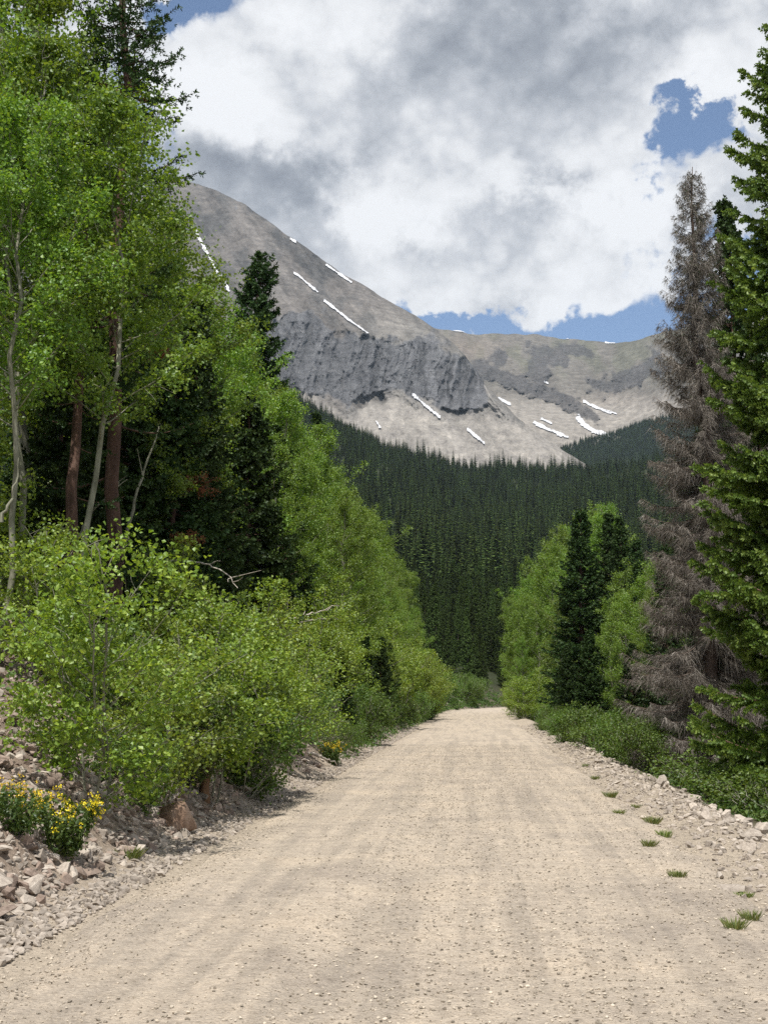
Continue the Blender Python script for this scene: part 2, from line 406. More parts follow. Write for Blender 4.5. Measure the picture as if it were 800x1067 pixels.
def build_mountain(name, cols, tcol, px0, px1, dpx, nrow, style, mat, snow):
    pxs = np.arange(px0, px1, dpx)
    xs = [c[0] for c in cols]; K = len(cols[0][1])
    tab = np.array([[list(p) for p in c[1]] for c in cols])          # col, row, (py, D)
    cpy = np.stack([np.interp(pxs, xs, tab[:, k, 0]) for k in range(K)], 1)
    cD = np.stack([np.interp(pxs, xs, tab[:, k, 1]) for k in range(K)], 1)
    # smooth along px
    ker = np.hanning(23); ker /= ker.sum()
    def sm(a): return np.stack([np.convolve(np.pad(a[:, k], 11, 'edge'), ker, 'valid') for k in range(a.shape[1])], 1)
    cpy = sm(cpy); cD = sm(cD)
    cpy[:, -1] += 2.2 * fbm(pxs * .05, 0 * pxs + style, 0, 4)
    v = np.linspace(0, 1, nrow); tk = np.array(tcol)
    PY = np.empty((nrow, len(pxs))); D = np.empty_like(PY)
    for j in range(len(pxs)):
        PY[:, j] = np.interp(v, tk, cpy[j]); D[:, j] = np.interp(v, tk, cD[j])
    # soften the breaks down each column
    k2 = np.hanning(15); k2 /= k2.sum()
    for j in range(len(pxs)):
        D[7:-7, j] = np.convolve(D[:, j], k2, 'valid'); PY[7:-7, j] = np.convolve(PY[:, j], k2, 'valid')
    PX = np.broadcast_to(pxs[None], PY.shape)
    V = np.broadcast_to(v[:, None], PY.shape)
    fade = sstep(0, .05, 1 - V)
    if style == 1:
        wob = 6 * fbm(PX * .03, PY * .03, 2, 4) 
        ct = np.interp(PX, [185, 230, 275, 300, 330, 350, 380, 420, 450, 475, 500, 520], [395, 385, 335, 318, 325, 345, 352, 350, 352, 362, 380, 420])
        cb = np.interp(PX, [185, 270, 300, 340, 360, 390, 410, 440, 470, 500, 520], [400, 405, 398, 410, 425, 412, 405, 415, 428, 428, 430])
        cliff = sstep(-18, 18, PY - ct + wob) * sstep(-14, 14, cb - PY + wob) * sstep(180, 260, PX) * (1 - sstep(498, 518, PX))
        cliff = sstep(.36, .66, cliff + .42 * fbm(PX * .045, PY * .06, 31, 3) + .30 * fbm(PX * .16, PY * .12, 33, 3))
        flute = ridged(PX * .075 + .02 * PY, PY * .012 + .5, 4, .55)
        rock = ridged(PX * .045, PY * .05, 5, .6)
        u = PX * .78 - PY * .62; w = PX * .62 + PY * .78                 # down-slope streaks of the upper face
        streak = ridged(u * .035, w * .006, 5, .55)
        talus = ridged((PX * .8 - PY * .5) * .05, (PX * .5 + PY * .8) * .012, 4, .55)
        low = sstep(-4, 16, PY - cb + 2.2 * wob + 14 * fbm(PX * .07, PY * .03, 12, 3))
        upper = (1 - cliff) * (1 - low)
        fine = ridged(PX * .16, PY * .13, 4, .6)
        rib = ridged(PX * .20 + .5 * wob, PY * .02 + 3, 3, .6)
        disp = cliff * (-30 * (flute - .45) - 10 * (rib - .45) - 15 * (rock - .45) - 5 * fine) + upper * (-46 * (streak - .5) - 16 * (rock - .5) - 7 * (fine - .5)) + low * (-10 * (talus - .5) - 4 * (fine - .5))
        D2 = D + disp * fade
        n = fbm(PX * .06, PY * .06, 7, 5); n3 = fbm(PX * .25, PY * .25, 9, 4)
        up_c = np.array([.098, .096, .095]); up_w = np.array([.152, .141, .133]); cl_c = np.array([.17, .172, .182]); tal = np.array([.305, .285, .262])
        wq = sstep(-.3, .5, n + .5 * streak)[..., None]
        c = up_c * (1 - wq) + up_w * wq
        # paler crown of the buttress above the cliff, right part of the face
        pale = (sstep(330, 430, PX) * sstep(-45, -5, PY - ct))[..., None]
        c = c * (1 - .6 * pale) + np.array([.235, .225, .21]) * .6 * pale
        lw = low[..., None]; c = c * (1 - lw) + tal * lw
        cw = (cliff * sstep(-.75, -.15, rock + .4 * n + .15))[..., None]; c = c * (1 - cw) + cl_c * cw
        c = c * (1 + .22 * n3[..., None] + .3 * (talus - .4)[..., None] * lw + .5 * ((streak - .4) * upper)[..., None] + .42 * ((ridged(u * .13, w * .02, 4, .6) - .4) * upper)[..., None] + .25 * ((flute - .3) * cliff)[..., None] + (.4 + .5 * sstep(380, 430, PX))[..., None] * ((rib - .4) * cliff)[..., None])
    else:
        lin = (PX - 470) * .55 - (PY - 375)                               # lateral ridge of boulders
        u = PX * .9 + PY * .42; w = PY * .9 - PX * .42
        st = ridged(u * .045, w * .012, 5, .55)
        rk = ridged(PX * .05, PY * .05, 5, .6)
        out_ = np.zeros(PX.shape)
        for (x, y, sx, sy, r) in [(575, 372, 26, 9, .35), (560, 385, 10, 16, -.3), (655, 395, 30, 10, -.35), (600, 365, 22, 7, .2), (684, 383, 12, 16, 0), (520, 372, 8, 12, .2), (500, 392, 14, 6, .2), (625, 402, 18, 5, .4)]:
            out_ = np.maximum(out_, blob(PX, PY, x, y, sx * 1.1, sy * 1.1, r))
        band = np.exp(-((PY - np.interp(PX, [470, 500, 540, 580, 610, 640], [372, 383, 400, 414, 430, 440])) / 9) ** 2) * sstep(468, 500, PX) * (1 - sstep(605, 640, PX))
        n = fbm(PX * .06, PY * .06, 17, 5); n3 = fbm(PX * .25, PY * .25, 19, 4)
        rocky = sstep(.36, .66, np.maximum(out_, .8 * band) + .55 * (rk - .35) + .3 * fbm(PX * .14, PY * .14, 35, 4))
        head = 1 - sstep(405, 430, PY)
        D2 = D + fade * (-50 * (st - .5) * head - 55 * rocky * (rk - .3) - 14 * (1 - head) * (rk - .5) - 9 * ridged(PX * .16, PY * .13, 4, .6) - 6 * band)
        hc = np.array([.152, .142, .129]); olive = np.array([.13, .128, .105]); tal = np.array([.30, .278, .252]); rc = np.array([.112, .110, .116])
        ol = (sstep(-.1, .4, n + .3 * sstep(560, 660, PX)) * (1 - sstep(375, 410, PY)))[..., None]
        c = hc * (1 - ol) + olive * ol
        warm = (blob(PX, PY, 480, 362, 40, 14) + blob(PX, PY, 640, 425, 50, 12))[..., None]
        c = c * (1 - .5 * np.clip(warm, 0, 1)) + np.array([.235, .195, .168]) * .5 * np.clip(warm, 0, 1)
        hw = (1 - head)[..., None]; c = c * (1 - hw) + tal * hw
        rw = rocky[..., None]; rw = rw * (.75 + .25 * ridged(PX * .18, PY * .12, 3, .6))[..., None]; rw = rw * .78; c = c * (1 - rw) + rc * rw
        c = c * (1 + .22 * n3[..., None] + .3 * st[..., None] * head[..., None])
        cliff = rocky
        wd_ = (sstep(-3, 4, PY - np.interp(PX, [575, 600, 640, 670, 760], [478, 466, 456, 445, 424])) * sstep(570, 580, PX))[..., None]
        c = c * (1 - wd_) + np.array([.03, .04, .02]) * wd_
    P = at(PX, PY, D2)
    # back side, so that the mountain is a solid body
    back = []
    for k, (dd, zf) in enumerate([(140, .93), (500, .7), (1300, .0)]):
        q = P[-1].copy(); sc = (q[:, 1] + dd) / q[:, 1]
        q[:, 0] *= sc; q[:, 1] += dd; q[:, 2] *= zf; back.append(q)
    P2 = np.concatenate([P, np.stack(back)], 0)
    mb = MB(); mb.add(P2.reshape(-1, 3), grid_faces(*P2.shape[:2]), 0, 0, True)
    me = mb.mesh(name, mat)
    c2 = np.concatenate([c, np.repeat(c[-1:], 3, 0)], 0); cl2 = np.concatenate([cliff, np.repeat(cliff[-1:], 3, 0)], 0)
    color_attr(me, 'Col', np.clip(c2, .02, .9).reshape(-1, 3)); float_attr(me, 'cliff', cl2)
    tag(link(name, me), kind='structure')
    # snow lying on the slope
    wob = .80 + .55 * fbm(PX * .16, PY * .16, 5, 3) + .45 * fbm(PX * .5, PY * .5, 6, 2)
    fc = grid_faces(*P.shape[:2])
    for pts, wd, label in snow:
        m = (seg_dist(PX, PY, pts) < wd * wob).ravel()
        f = fc[m[fc].sum(1) >= 3]
        if len(f) == 0: continue
        lab = np.arange(PX.size)
        for _ in range(120):
            mn = lab[f].min(1); new = lab.copy(); np.minimum.at(new, f.ravel(), np.repeat(mn, 4))
            if (new == lab).all(): break
            lab = new
        big = np.bincount(lab[f[:, 0]]).argmax(); f = f[lab[f[:, 0]] == big]
        ids, inv = np.unique(f, return_inverse=True)
        q = P.reshape(-1, 3)[ids].copy(); q[:, 2] += 1.6; q[:, 1] -= 2.5
        o = q.mean(0); s = MB(); s.add(q - o, inv.reshape(f.shape), 0, .5, True)
        ob = link('snow_patch', s.mesh('snow_patch', M['snow'])); ob.location = o
        tag(ob, label, 'snow patch', 'snow patches on the mountainsides')
    return PX, PY, P

MAIN = [
    (-300, [(600, 1850), (440, 2225), (370, 2375), (330, 2650), (290, 3000)]),
    (-100, [(600, 1850), (430, 2225), (360, 2375), (310, 2700), (235, 3200)]),
    (60,   [(590, 1850), (420, 2225), (355, 2375), (285, 2750), (200, 3300)]),
    (150,  [(570, 1850), (415, 2225), (352, 2375), (272, 2800), (186, 3350)]),
    (190,  [(560, 1850), (412, 2225), (350, 2375), (270, 2800), (188, 3340)]),
    (220,  [(560, 1850), (408, 2215), (346, 2365), (275, 2750), (196, 3300)]),
    (250,  [(555, 1850), (402, 2205), (342, 2365), (280, 2700), (210, 3220)]),
    (300,  [(550, 1850), (402, 2185), (330, 2355), (290, 2650), (245, 3080)]),
    (350,  [(545, 1850), (420, 2165), (342, 2345), (312, 2600), (280, 2930)]),
    (400,  [(540, 1850), (415, 2175), (348, 2335), (328, 2520), (310, 2780)]),
    (435,  [(535, 1850), (418, 2175), (352, 2335), (340, 2470), (331, 2660)]),
    (460,  [(535, 1850), (424, 2175), (360, 2325), (352, 2400), (346, 2520)]),
    (480,  [(535, 1850), (428, 2165), (374, 2315), (368, 2340), (364, 2420)]),
    (498,  [(535, 1850), (430, 2155), (396, 2295), (391, 2300), (388, 2350)]),
    (512,  [(535, 1850), (436, 2160), (416, 2220), (412, 2250), (410, 2290)]),
    (540,  [(540, 1850), (448, 2130), (440, 2170), (438, 2200), (436, 2230)]),
    (580,  [(550, 1850), (476, 2060), (470, 2090), (468, 2120), (466, 2150)]),
    (640,  [(560, 1850), (510, 1960), (506, 1980), (504, 2000), (502, 2020)]),
    (720,  [(580, 1850), (545, 1930), (542, 1940), (540, 1950), (538, 1960)]),
]
CIRQ = [
    (360, [(520, 2350), (450, 2700), (420, 3100), (380, 3600), (328, 4250)]),
    (440, [(520, 2350), (450, 2700), (420, 3050), (385, 3550), (340, 4250)]),
    (462, [(520, 2350), (450, 2700), (420, 3050), (385, 3550), (343, 4250)]),
    (490, [(520, 2350), (450, 2750), (422, 3100), (385, 3550), (347, 4300)]),
    (540, [(520, 2350), (450, 2800), (425, 3200), (385, 3650), (347, 4350)]),
    (580, [(520, 2350), (450, 2850), (428, 3250), (390, 3650), (352, 4300)]),
    (612, [(520, 2350), (455, 2850), (432, 3250), (392, 3600), (356, 4200)]),
    (640, [(520, 2350), (455, 2850), (432, 3200), (392, 3550), (358, 4100)]),
    (664, [(520, 2350), (455, 2800), (430, 3100), (390, 3450), (354, 3950)]),
    (690, [(520, 2350), (450, 2750), (425, 3000), (385, 3350), (347, 3850)]),
    (760, [(520, 2300), (440, 2650), (410, 2850), (370, 3150), (330, 3650)]),
    (900, [(520, 2250), (430, 2550), (400, 2700), (350, 3000), (300, 3500)]),
    (1050, [(540, 2200), (440, 2500), (410, 2650), (360, 2950), (310, 3400)]),
]
SNOW1 = [
    ([(204, 240), (209, 252), (217, 266), (224, 280), (232, 292), (239, 304)], 1.7, 'long white snow streak high on the left shoulder of the grey peak'),
    ([(307, 285), (318, 294), (331, 305)], 1.2, 'short snow streak below the skyline ridge, nearest above the cliff face'),
    ([(338, 314), (347, 321), (362, 333), (383, 348)], 1.3, 'thin straight snow streak slanting down just above the grey cliffs'),
    ([(340, 277), (352, 285), (366, 295)], 1.3, 'small snow patch hugging the right hand skyline of the big peak'),
    ([(302, 249), (308, 253)], 1.2, 'tiny snow speck high up near the big skyline ridge'),
    ([(430, 412), (444, 424), (458, 436)], 1.6, 'narrow snow streak on pale talus directly under the fluted cliff'),
    ([(487, 448), (496, 456), (505, 463)], 1.5, 'narrow snow streak low on the pale talus right of the cliffs'),
    ([(392, 440), (396, 446)], 1.3, 'tiny snow spot on talus just above the dark forest edge'),
]
SNOW2 = [
    ([(520, 416), (526, 419), (531, 422)], 1.5, 'small snow dash on boulder ridge beside the cliff foot'),
    ([(556, 441), (568, 447), (580, 452), (590, 456)], 2.2, 'broad snow band in the basin, left of the brightest snowfield'),
    ([(602, 436), (610, 445), (618, 450), (634, 455)], 3.0, 'largest and brightest snowfield in the basin above the forest'),
    ([(608, 419), (617, 424), (636, 431)], 1.8, 'snow patch on basin rim just above the brightest snowfield'),
    ([(564, 437), (574, 442)], 1.3, 'short snow strip just above the broad basin band'),
    ([(461, 342), (474, 344), (486, 346)], 1.5, 'white cornice on the distant skyline beside the big peak'),
    ([(630, 428), (642, 432)], 1.1, 'thin snow dash at the right end of the basin'),
    ([(586, 352), (592, 353)], 1.1, 'small white cornice midway along the distant ridge'),
    ([(630, 357), (640, 358)], 1.1, 'small white cornice at the low right dip of the ridge'),
    ([(576, 469), (583, 473), (590, 479)], 1.5, 'snow streak touching the basin forest edge'),
    ([(528, 472), (544, 478)], 1.4, 'low snow strip on scree right above the conifer slope'),
    ([(566, 398), (570, 400)], 1.2, 'snow dot under dark outcrops of the far headwall'),
]

# ------------------------------------------------------------------ trees
def aspen(seed, h, cr, base=.2, n_limb=34, n_leaf=16000, leaf=.055, lean=0.0, r0=None, stems=1, spread=.0, lm='aspen_leaf', sub=5):
    """returns (trunk mesh, crown mesh)"""
    rng = np.random.default_rng(seed)
    tm, cm = MB(), MB()
    segs = []
    for s in range(stems):
        hh = h * (1 if s == 0 else rng.uniform(.6, .95)); ang = rng.uniform(0, 2 * PI)
        st = spread * (0 if stems == 1 else rng.uniform(.4, 1)); bx, by = st * .25 * math.cos(ang), st * .25 * math.sin(ang)
        t = np.linspace(0, 1, 12)
        wx = np.cumsum(rng.normal(0, .012, 12)) * hh; wy = np.cumsum(rng.normal(0, .012, 12)) * hh
        pts = np.stack([bx + wx + (lean * hh + st * math.cos(ang)) * t ** 1.3, by + wy + st * math.sin(ang) * t ** 1.3, hh * t - .25 * (1 - t)], 1)
        rr = (r0 or hh * .011) * (1 if s == 0 else .75)
        tube(tm, pts, rr * (1 - t) ** .75 + .006, 7, 0, rng.uniform())
        nl = max(6, n_limb // stems)
        for i in range(nl):
            u = base + (.985 - base) * ((i + rng.uniform(0, 1)) / nl) ** .92
            p0 = np.array([np.interp(u, t, pts[:, k]) for k in range(3)])
            q = (u - base) / (1 - base)
            L = cr * (math.sin(PI * min(1, q * .82 + .2)) ** .75) * rng.uniform(.6, 1.2) + .12
            az = i * 2.4 + rng.uniform(-.6, .6); el = math.radians(18 + 42 * q + rng.uniform(-14, 14))
            d = np.array([math.cos(az) * math.cos(el), math.sin(az) * math.cos(el), math.sin(el)])
            w = np.linspace(0, 1, 6)[:, None]
            lp = p0 + d * L * w + np.array([0, 0, .22 * L]) * w ** 2 + np.cumsum(rng.normal(0, .035 * L, (6, 3)), 0) * w
            r1 = max(.005, rr * .26 * (1 - u) ** .5)
            tube(tm, lp, r1 * (1 - w[:, 0]) ** .8 + .003, 4, 0, rng.uniform())
            segs.append((lp[2], lp[5], L))
            for k in range(sub):
                g = rng.uniform(.25, 1); a0 = np.array([np.interp(g, w[:, 0], lp[:, m]) for m in range(3)])
                dd = d + rng.normal(0, .75, 3); dd[2] += .15; dd /= np.linalg.norm(dd)
                l2 = L * rng.uniform(.22, .5)
                a1 = a0 + dd * l2
                tube(tm, np.stack([a0, (a0 + a1) / 2 + rng.normal(0, .02, 3), a1]), np.array([.005, .004, .002]), 3, 0, rng.uniform())
                segs.append((a0, a1, l2))
    A = np.array([s[0] for s in segs]); B = np.array([s[1] for s in segs]); Ls = np.array([s[2] for s in segs])
    pr = Ls / Ls.sum() * rng.uniform(.35, 1.6, len(Ls)); pr /= pr.sum()
    # leaves come in tufts along the twigs
    nt_ = max(40, n_leaf // 34)
    k = rng.choice(len(A), nt_, p=pr); u = rng.uniform(.15, 1.08, nt_)[:, None]
    tc = A[k] * (1 - u) + B[k] * u + rng.normal(0, .07, (nt_, 3))
    ti = rng.integers(0, nt_, n_leaf)
    sig = rng.uniform(.05, .15, nt_)[ti][:, None]
    c = tc[ti] + rng.normal(0, 1, (n_leaf, 3)) * sig * np.array([1, 1, .8])
    leaves(cm, c, leaf, rng)
    return tm.mesh('aspen_trunk', M['aspen_bark']), cm.mesh('aspen_crown', M[lm])

def spruce(seed, h, rb, z0=.4, whorl=.27, nb=5.5, step=.045, need=.04, shoot_gap=.11, prof=.85, mat='spruce_needle', bark='spruce_bark', sparse=None, dead=False, r0=None, droop=.35, wid=.011, per=4, joint=False):
    """returns (trunk mesh, crown mesh); boughs in whorls, side shoots, needles"""
    rng = np.random.default_rng(seed)
    tm, cm = MB(), MB()
    t = np.linspace(0, 1, 16)
    wob = np.cumsum(rng.normal(0, .004, (16, 2)), 0) * h
    tp = np.stack([wob[:, 0], wob[:, 1], h * t - .3 * (1 - t)], 1)
    r0 = r0 or h * .0125
    tube(tm, tp, r0 * (1 - t) ** .85 + .008, 9, 0, .5)
    S0, S1 = [], []
    z = z0
    while z < h * .985:
        q = z / h
        k = 1.0 if sparse is None else sparse(q, rng)
        for i in range(int(rng.poisson(nb * min(1, k + .001)) if k < 1 else round(nb + rng.uniform(-.5, .5)))):
            rq = rb * (1 - q) ** prof * min(1, .55 + z / (.18 * h)) + .1
            L = rq * rng.uniform(.68, 1.12)
            az = rng.uniform(0, 2 * PI); zz = z + rng.uniform(-.5, .5) * whorl
            c0 = np.array([np.interp(zz / h, t, tp[:, 0]), np.interp(zz / h, t, tp[:, 1]), zz])
            e0 = .55 * q ** 2 - droop * (1 - q) + rng.normal(0, .16)
            w = np.linspace(0, 1, 7)
            hz = L * w; vz = L * (e0 * w - droop * .5 * w * (1 - w) * 2 + (.12 + .1 * rng.uniform()) * w ** 2.5)
            bend = rng.normal(0, .08) * L * w ** 2
            bp = c0 + np.stack([math.cos(az) * hz - math.sin(az) * bend, math.sin(az) * hz + math.cos(az) * bend, vz], 1)
            tube(tm, bp, np.maximum(.003, (.006 if dead else .013) * L * (1 - w) ** .7 + .002), 4, 0, rng.uniform())
            ns = max(4, int(L / shoot_gap * 2))
            u = np.sort(rng.uniform(.12 if not dead else .05, 1.0, ns)) ** .85
            s0 = np.stack([np.interp(u, w, bp[:, m]) for m in range(3)], 1)
            sd = np.where(np.arange(ns) % 2 == 0, 1, -1)
            fa = az + sd * rng.uniform(.5, 1.05, ns)
            sl = (.12 + .42 * L * (1 - u) * .75) * rng.uniform(.6, 1.15, ns); sl = np.minimum(sl, .55)
            dz = rng.normal(-.22 if not dead else -.45, .22, ns)
            sdv = np.stack([np.cos(fa), np.sin(fa), dz], 1)
            S0.append(s0); S1.append(s0 + sdv * sl[:, None])
            S0.append(bp[3:6]); S1.append(bp[4:7])
        z += whorl * rng.uniform(.75, 1.25) * (.55 + .45 * (1 - q))
    # leader
    S0.append(tp[-2:-1]); S1.append(tp[-1:] + np.array([0, 0, .05]))
    S0 = np.concatenate(S0); S1 = np.concatenate(S1)
    ln = np.linalg.norm(S1 - S0, axis=1)
    if dead:
        n = len(S0)
        d, a, b = frames(S1 - S0)                                        # bare twigs: thin three-sided slivers
        for rep in range(5):
            th = rng.uniform(0, 2 * PI, n)[:, None]; u = rng.uniform(0, .5, n)[:, None] * (rep > 0)
            p0 = S0 * (1 - u) + S1 * u
            p1 = S1 + (0 if rep == 0 else 1) * (a * np.cos(th) + b * np.sin(th)) * ln[:, None] * .6 + np.array([0, 0, -.04]) * rep
            s = a * np.cos(th + 1.5) + b * np.sin(th + 1.5); wd = .004
            v = np.stack([p0 - s * wd, p0 + s * wd, p1], 1)
            cm.add(v.reshape(-1, 3), np.arange(n * 3).reshape(n, 3), 0, rng.uniform(0, 1, n))
    cnt = np.maximum(2, (ln / step).astype(int)); idx = np.repeat(np.arange(len(S0)), cnt)
    first = np.repeat(np.cumsum(cnt) - cnt, cnt); u = ((np.arange(len(idx)) - first + rng.uniform(0, 1, len(idx))) / cnt[idx])[:, None]
    if dead:
        keep = rng.uniform(size=len(idx)) < .36; idx = idx[keep]; u = u[keep]
    P = S0[idx] * (1 - u) + S1[idx] * u
    d, a, b = frames(S1[idx] - S0[idx])
    tone = np.clip(rng.normal(.45, .22, len(S0)), 0, 1)[idx] * .7 + .3 * u[:, 0]
    zq = np.clip(P[:, 2] / h, 0, 1)
    for k in range(per):
        th = (2 * PI * k / per + rng.uniform(-.6, .6, len(P)))[:, None]
        r = a * np.cos(th) + b * np.sin(th)
        dv = d * rng.uniform(.35, .8, len(P))[:, None] + r * .75
        l = (need * rng.uniform(.7, 1.25, len(P)))[:, None]
        s = np.cross(dv, r); s /= np.maximum(np.linalg.norm(s, axis=1, keepdims=True), 1e-6)
        v = np.stack([P - s * wid * .6, P + s * wid * .6, P + dv * l + s * wid * .5, P + dv * l - s * wid * .5], 1)
        if dead:
            green = (rng.uniform(size=len(P)) < sstep(.55, 1.0, zq) * .55 + .05)
            for mi, mk in ((0, ~green), (1, green)):
                vv = v[mk]; cm.add(vv.reshape(-1, 3), np.arange(len(vv) * 4).reshape(-1, 4), mi, tone[mk])
        else:
            cm.add(v.reshape(-1, 3), np.arange(len(P) * 4).reshape(-1, 4), 0, np.clip(tone + rng.normal(0, .1, len(P)), 0, 1))
    if joint:                                                            # a far tree: one mesh
        cm.v.append(np.concatenate(tm.v)); 
        for f_, m_, v_, s_ in tm.f: cm.f.append((f_ + cm.n, 1, v_ * 0, s_))
        return cm.mesh('conifer', [M[mat], M['far_bark']])
    mats = [M[mat], M['spruce_needle']] if dead else M[mat]
    return tm.mesh('spruce_trunk', M[bark]), cm.mesh('spruce_crown', mats)

def far_conifer(seed, h, rb, layers=30, blades=10):
    rng = np.random.default_rng(seed); mb = MB()
    tube(mb, np.array([[0, 0, -1], [0, 0, h * .5], [0, 0, h]]), np.array([h * .010, h * .006, .02]), 5, 1, .1)
    for k in range(layers):
        q = (k + .3) / layers; z = h * (.08 + .9 * q); L = rb * (1 - q) ** .8 + .15
        n = max(5, int(blades * (1 - q * .4)))
        az = rng.uniform(0, 2 * PI) + np.arange(n) * 2 * PI / n + rng.normal(0, .2, n)
        l = L * rng.uniform(.65, 1.15, n); dz = -.32 * l * (1 - q) - rng.uniform(0, .12, n) * l
        zz = z + rng.normal(0, h * .012, n)
        ca, sa = np.cos(az), np.sin(az)
        def pt(r, off, z_): return np.stack([ca * r - sa * off, sa * r + ca * off, z_], 1)
        w = l * .30
        a0 = pt(l * .03, 0 * l, zz + l * .05); b0 = pt(l * .62, w, zz + dz * .7 - .1 * l); c0 = pt(l, 0 * l, zz + dz + .05 * l); d0 = pt(l * .62, -w, zz + dz * .7 - .1 * l)
        m0 = pt(l * .6, 0 * l, zz + dz * .45 + .02 * l)
        v = np.stack([a0, b0, m0, c0, d0], 1).reshape(-1, 3); i = np.arange(n)[:, None] * 5
        f = np.concatenate([i + np.array([[0, 1, 2]]), i + np.array([[1, 3, 2]]), i + np.array([[3, 4, 2]]), i + np.array([[4, 0, 2]])])
        mb.add(v, f, 0, np.tile(rng.uniform(0, 1, n), 4))
    return mb.mesh('conifer', [M['far_needle'], M['far_bark']])

def plant_tree(name, meshes, label, cat, loc, sc=1.0, rz=None, group=None, sxy=1.0, tilt=(0, 0)):
    r = thing(name, label, cat, loc, group)
    r.rotation_euler = (tilt[0], tilt[1], random.uniform(0, 6.28) if rz is None else rz)
    r.scale = (sc * sxy, sc * sxy, sc)
    link('trunk', meshes[0], r); link('crown', meshes[1], r)
    return r

# ------------------------------------------------------------------ rocks
def rock_proto(seed, n=16, flat=.6):
    rng = np.random.default_rng(seed)
    p = rdir(n, rng) * rng.uniform(.8, 1.0, (n, 1)) * np.array([1, rng.uniform(.6, .95), flat * rng.uniform(.75, 1.15)]) * .5
    bm = bmesh.new()
    for q in p: bm.verts.new(q)
    g = bmesh.ops.convex_hull(bm, input=bm.verts)
    bmesh.ops.delete(bm, geom=[e for e in g['geom_interior'] if isinstance(e, bmesh.types.BMVert)], context='VERTS')
    bmesh.ops.triangulate(bm, faces=bm.faces)
    bm.verts.index_update()
    v = np.array([q.co for q in bm.verts]); f = np.array([[q.index for q in fc.verts] for fc in bm.faces]); bm.free()
    return v, f

def scatter_rocks(name, protos, P, size, mat, rng, sink=.15):
    mb = MB(); which = rng.integers(0, len(protos), len(P))
    for k, (v, f) in enumerate(protos):
        s = np.where(which == k)[0]; n = len(s)
        if n == 0: continue
        th = rng.uniform(0, 2 * PI, n); c, sn = np.cos(th), np.sin(th)
        tl = rng.normal(0, .35, n)
        x = v[None, :, 0]; y = v[None, :, 1] ; z = v[None, :, 2]
        y2 = y * np.cos(tl)[:, None] - z * np.sin(tl)[:, None]; z2 = y * np.sin(tl)[:, None] + z * np.cos(tl)[:, None]
        X = (x * c[:, None] - y2 * sn[:, None]); Y = (x * sn[:, None] + y2 * c[:, None])
        vv = np.stack([X, Y, z2 + .25 - sink], -1) * size[s][:, None, None] + P[s][:, None]
        ff = (f[None] + (np.arange(n) * len(v))[:, None, None]).reshape(-1, 3)
        mb.add(vv.reshape(-1, 3), ff, 0, np.repeat(rng.uniform(0, 1, n), len(f)))
    return mb.mesh(name, mat)

# ================================================================== build
build_ground(); build_road()
MM = mountain_mat()
TC = [0, .3, .55, .78, 1]
build_mountain('mountain', MAIN, TC, -200, 690, .92, 380, 1, MM, SNOW1)
CPX, CPY, CP = build_mountain('mountain_ridge', CIRQ, [0, .25, .5, .75, 1], 360, 1000, .95, 300, 2, MM, SNOW2)

# ---- rocks and gravel
protos = [rock_proto(100 + k, 13 + k % 5, .55 + .08 * (k % 4)) for k in range(8)]
rng = np.random.default_rng(21)
rock_me = {}
for key in ('rock', 'red_rock'):
    rock_me[key] = []
    for v, f in protos:
        mb = MB(); mb.add(v, f, 0, .5); rock_me[key].append(mb.mesh(key, M[key]))
def put_rock(p, s, key, label, group, cat='rock'):
    o = link('rock', rock_me[key][random.randrange(8)])
    o.location = (p[0], p[1], p[2] + .13 * s); o.scale = (s, s * random.uniform(.75, 1.1), s * random.uniform(.7, 1.05))
    o.rotation_euler = (random.gauss(0, .35), random.gauss(0, .35), random.uniform(0, 6.28))
    return tag(o, label, cat, group)
# left foot of the bank
for k in range(132):
    Y = 8.2 + 34 * random.random() ** 1.7; o = -3.15 - abs(random.gauss(0, .55))
    s = .10 + .27 * random.random() ** 2.2
    put_rock(on(o, Y), s, 'rock' if random.random() < .72 else 'red_rock', 'angular pale rock in the rubble heaped along the left road edge', 'rocks along the left road edge')
for k in range(62):
    Y = random.uniform(10.5, 22); o = random.uniform(-7.5, -4)
    put_rock(on(o, Y), .12 + .3 * random.random() ** 2, 'red_rock' if random.random() < .6 else 'rock', 'reddish brown stone lying on the steep left bank', 'stones on the left bank')
for k in range(98):
    Y = 13 + 32 * random.random(); o = 3.2 + random.gauss(0, .24)
    put_rock(on(o, Y), .12 + .24 * random.random() ** 2, 'rock', 'pale broken rock in the low berm along the right road edge', 'rocks along the right road edge')
# rubble too small to count
n = 14000
Y = 7.5 + 60 * rng.uniform(size=n) ** 1.8; o = -2.7 - np.abs(rng.normal(0, .8, n)); X = cx(Y) + o
tag(link('rubble', scatter_rocks('rubble', protos, np.stack([X, Y, H(X, Y)], 1), .025 + .085 * rng.uniform(size=n) ** 2, M['rock'], rng)), kind='stuff')
n = 9000
Y = 10 + 30 * rng.uniform(size=n); o = rng.uniform(-9, -3.6, n); X = cx(Y) + o
tag(link('rubble', scatter_rocks('rubble', protos, np.stack([X, Y, H(X, Y)], 1), .04 + .14 * rng.uniform(size=n) ** 2.5, M['red_rock'], rng)), kind='stuff')
n = 5000
Y = 9 + 62 * rng.uniform(size=n) ** 1.3; o = 2.95 + rng.normal(0, .28, n); o = np.where(rng.uniform(size=n) < .3, o - np.abs(rng.normal(0, .3, n)), o); X = cx(Y) + o
tag(link('rubble', scatter_rocks('rubble', protos, np.stack([X, Y, H(X, Y)], 1), .03 + .10 * rng.uniform(size=n) ** 2, M['rock'], rng)), kind='stuff')
n = 130000
Y = 5.0 + 38 * rng.uniform(size=n) ** 1.7; o = rng.uniform(-3.1, 2.9, n)
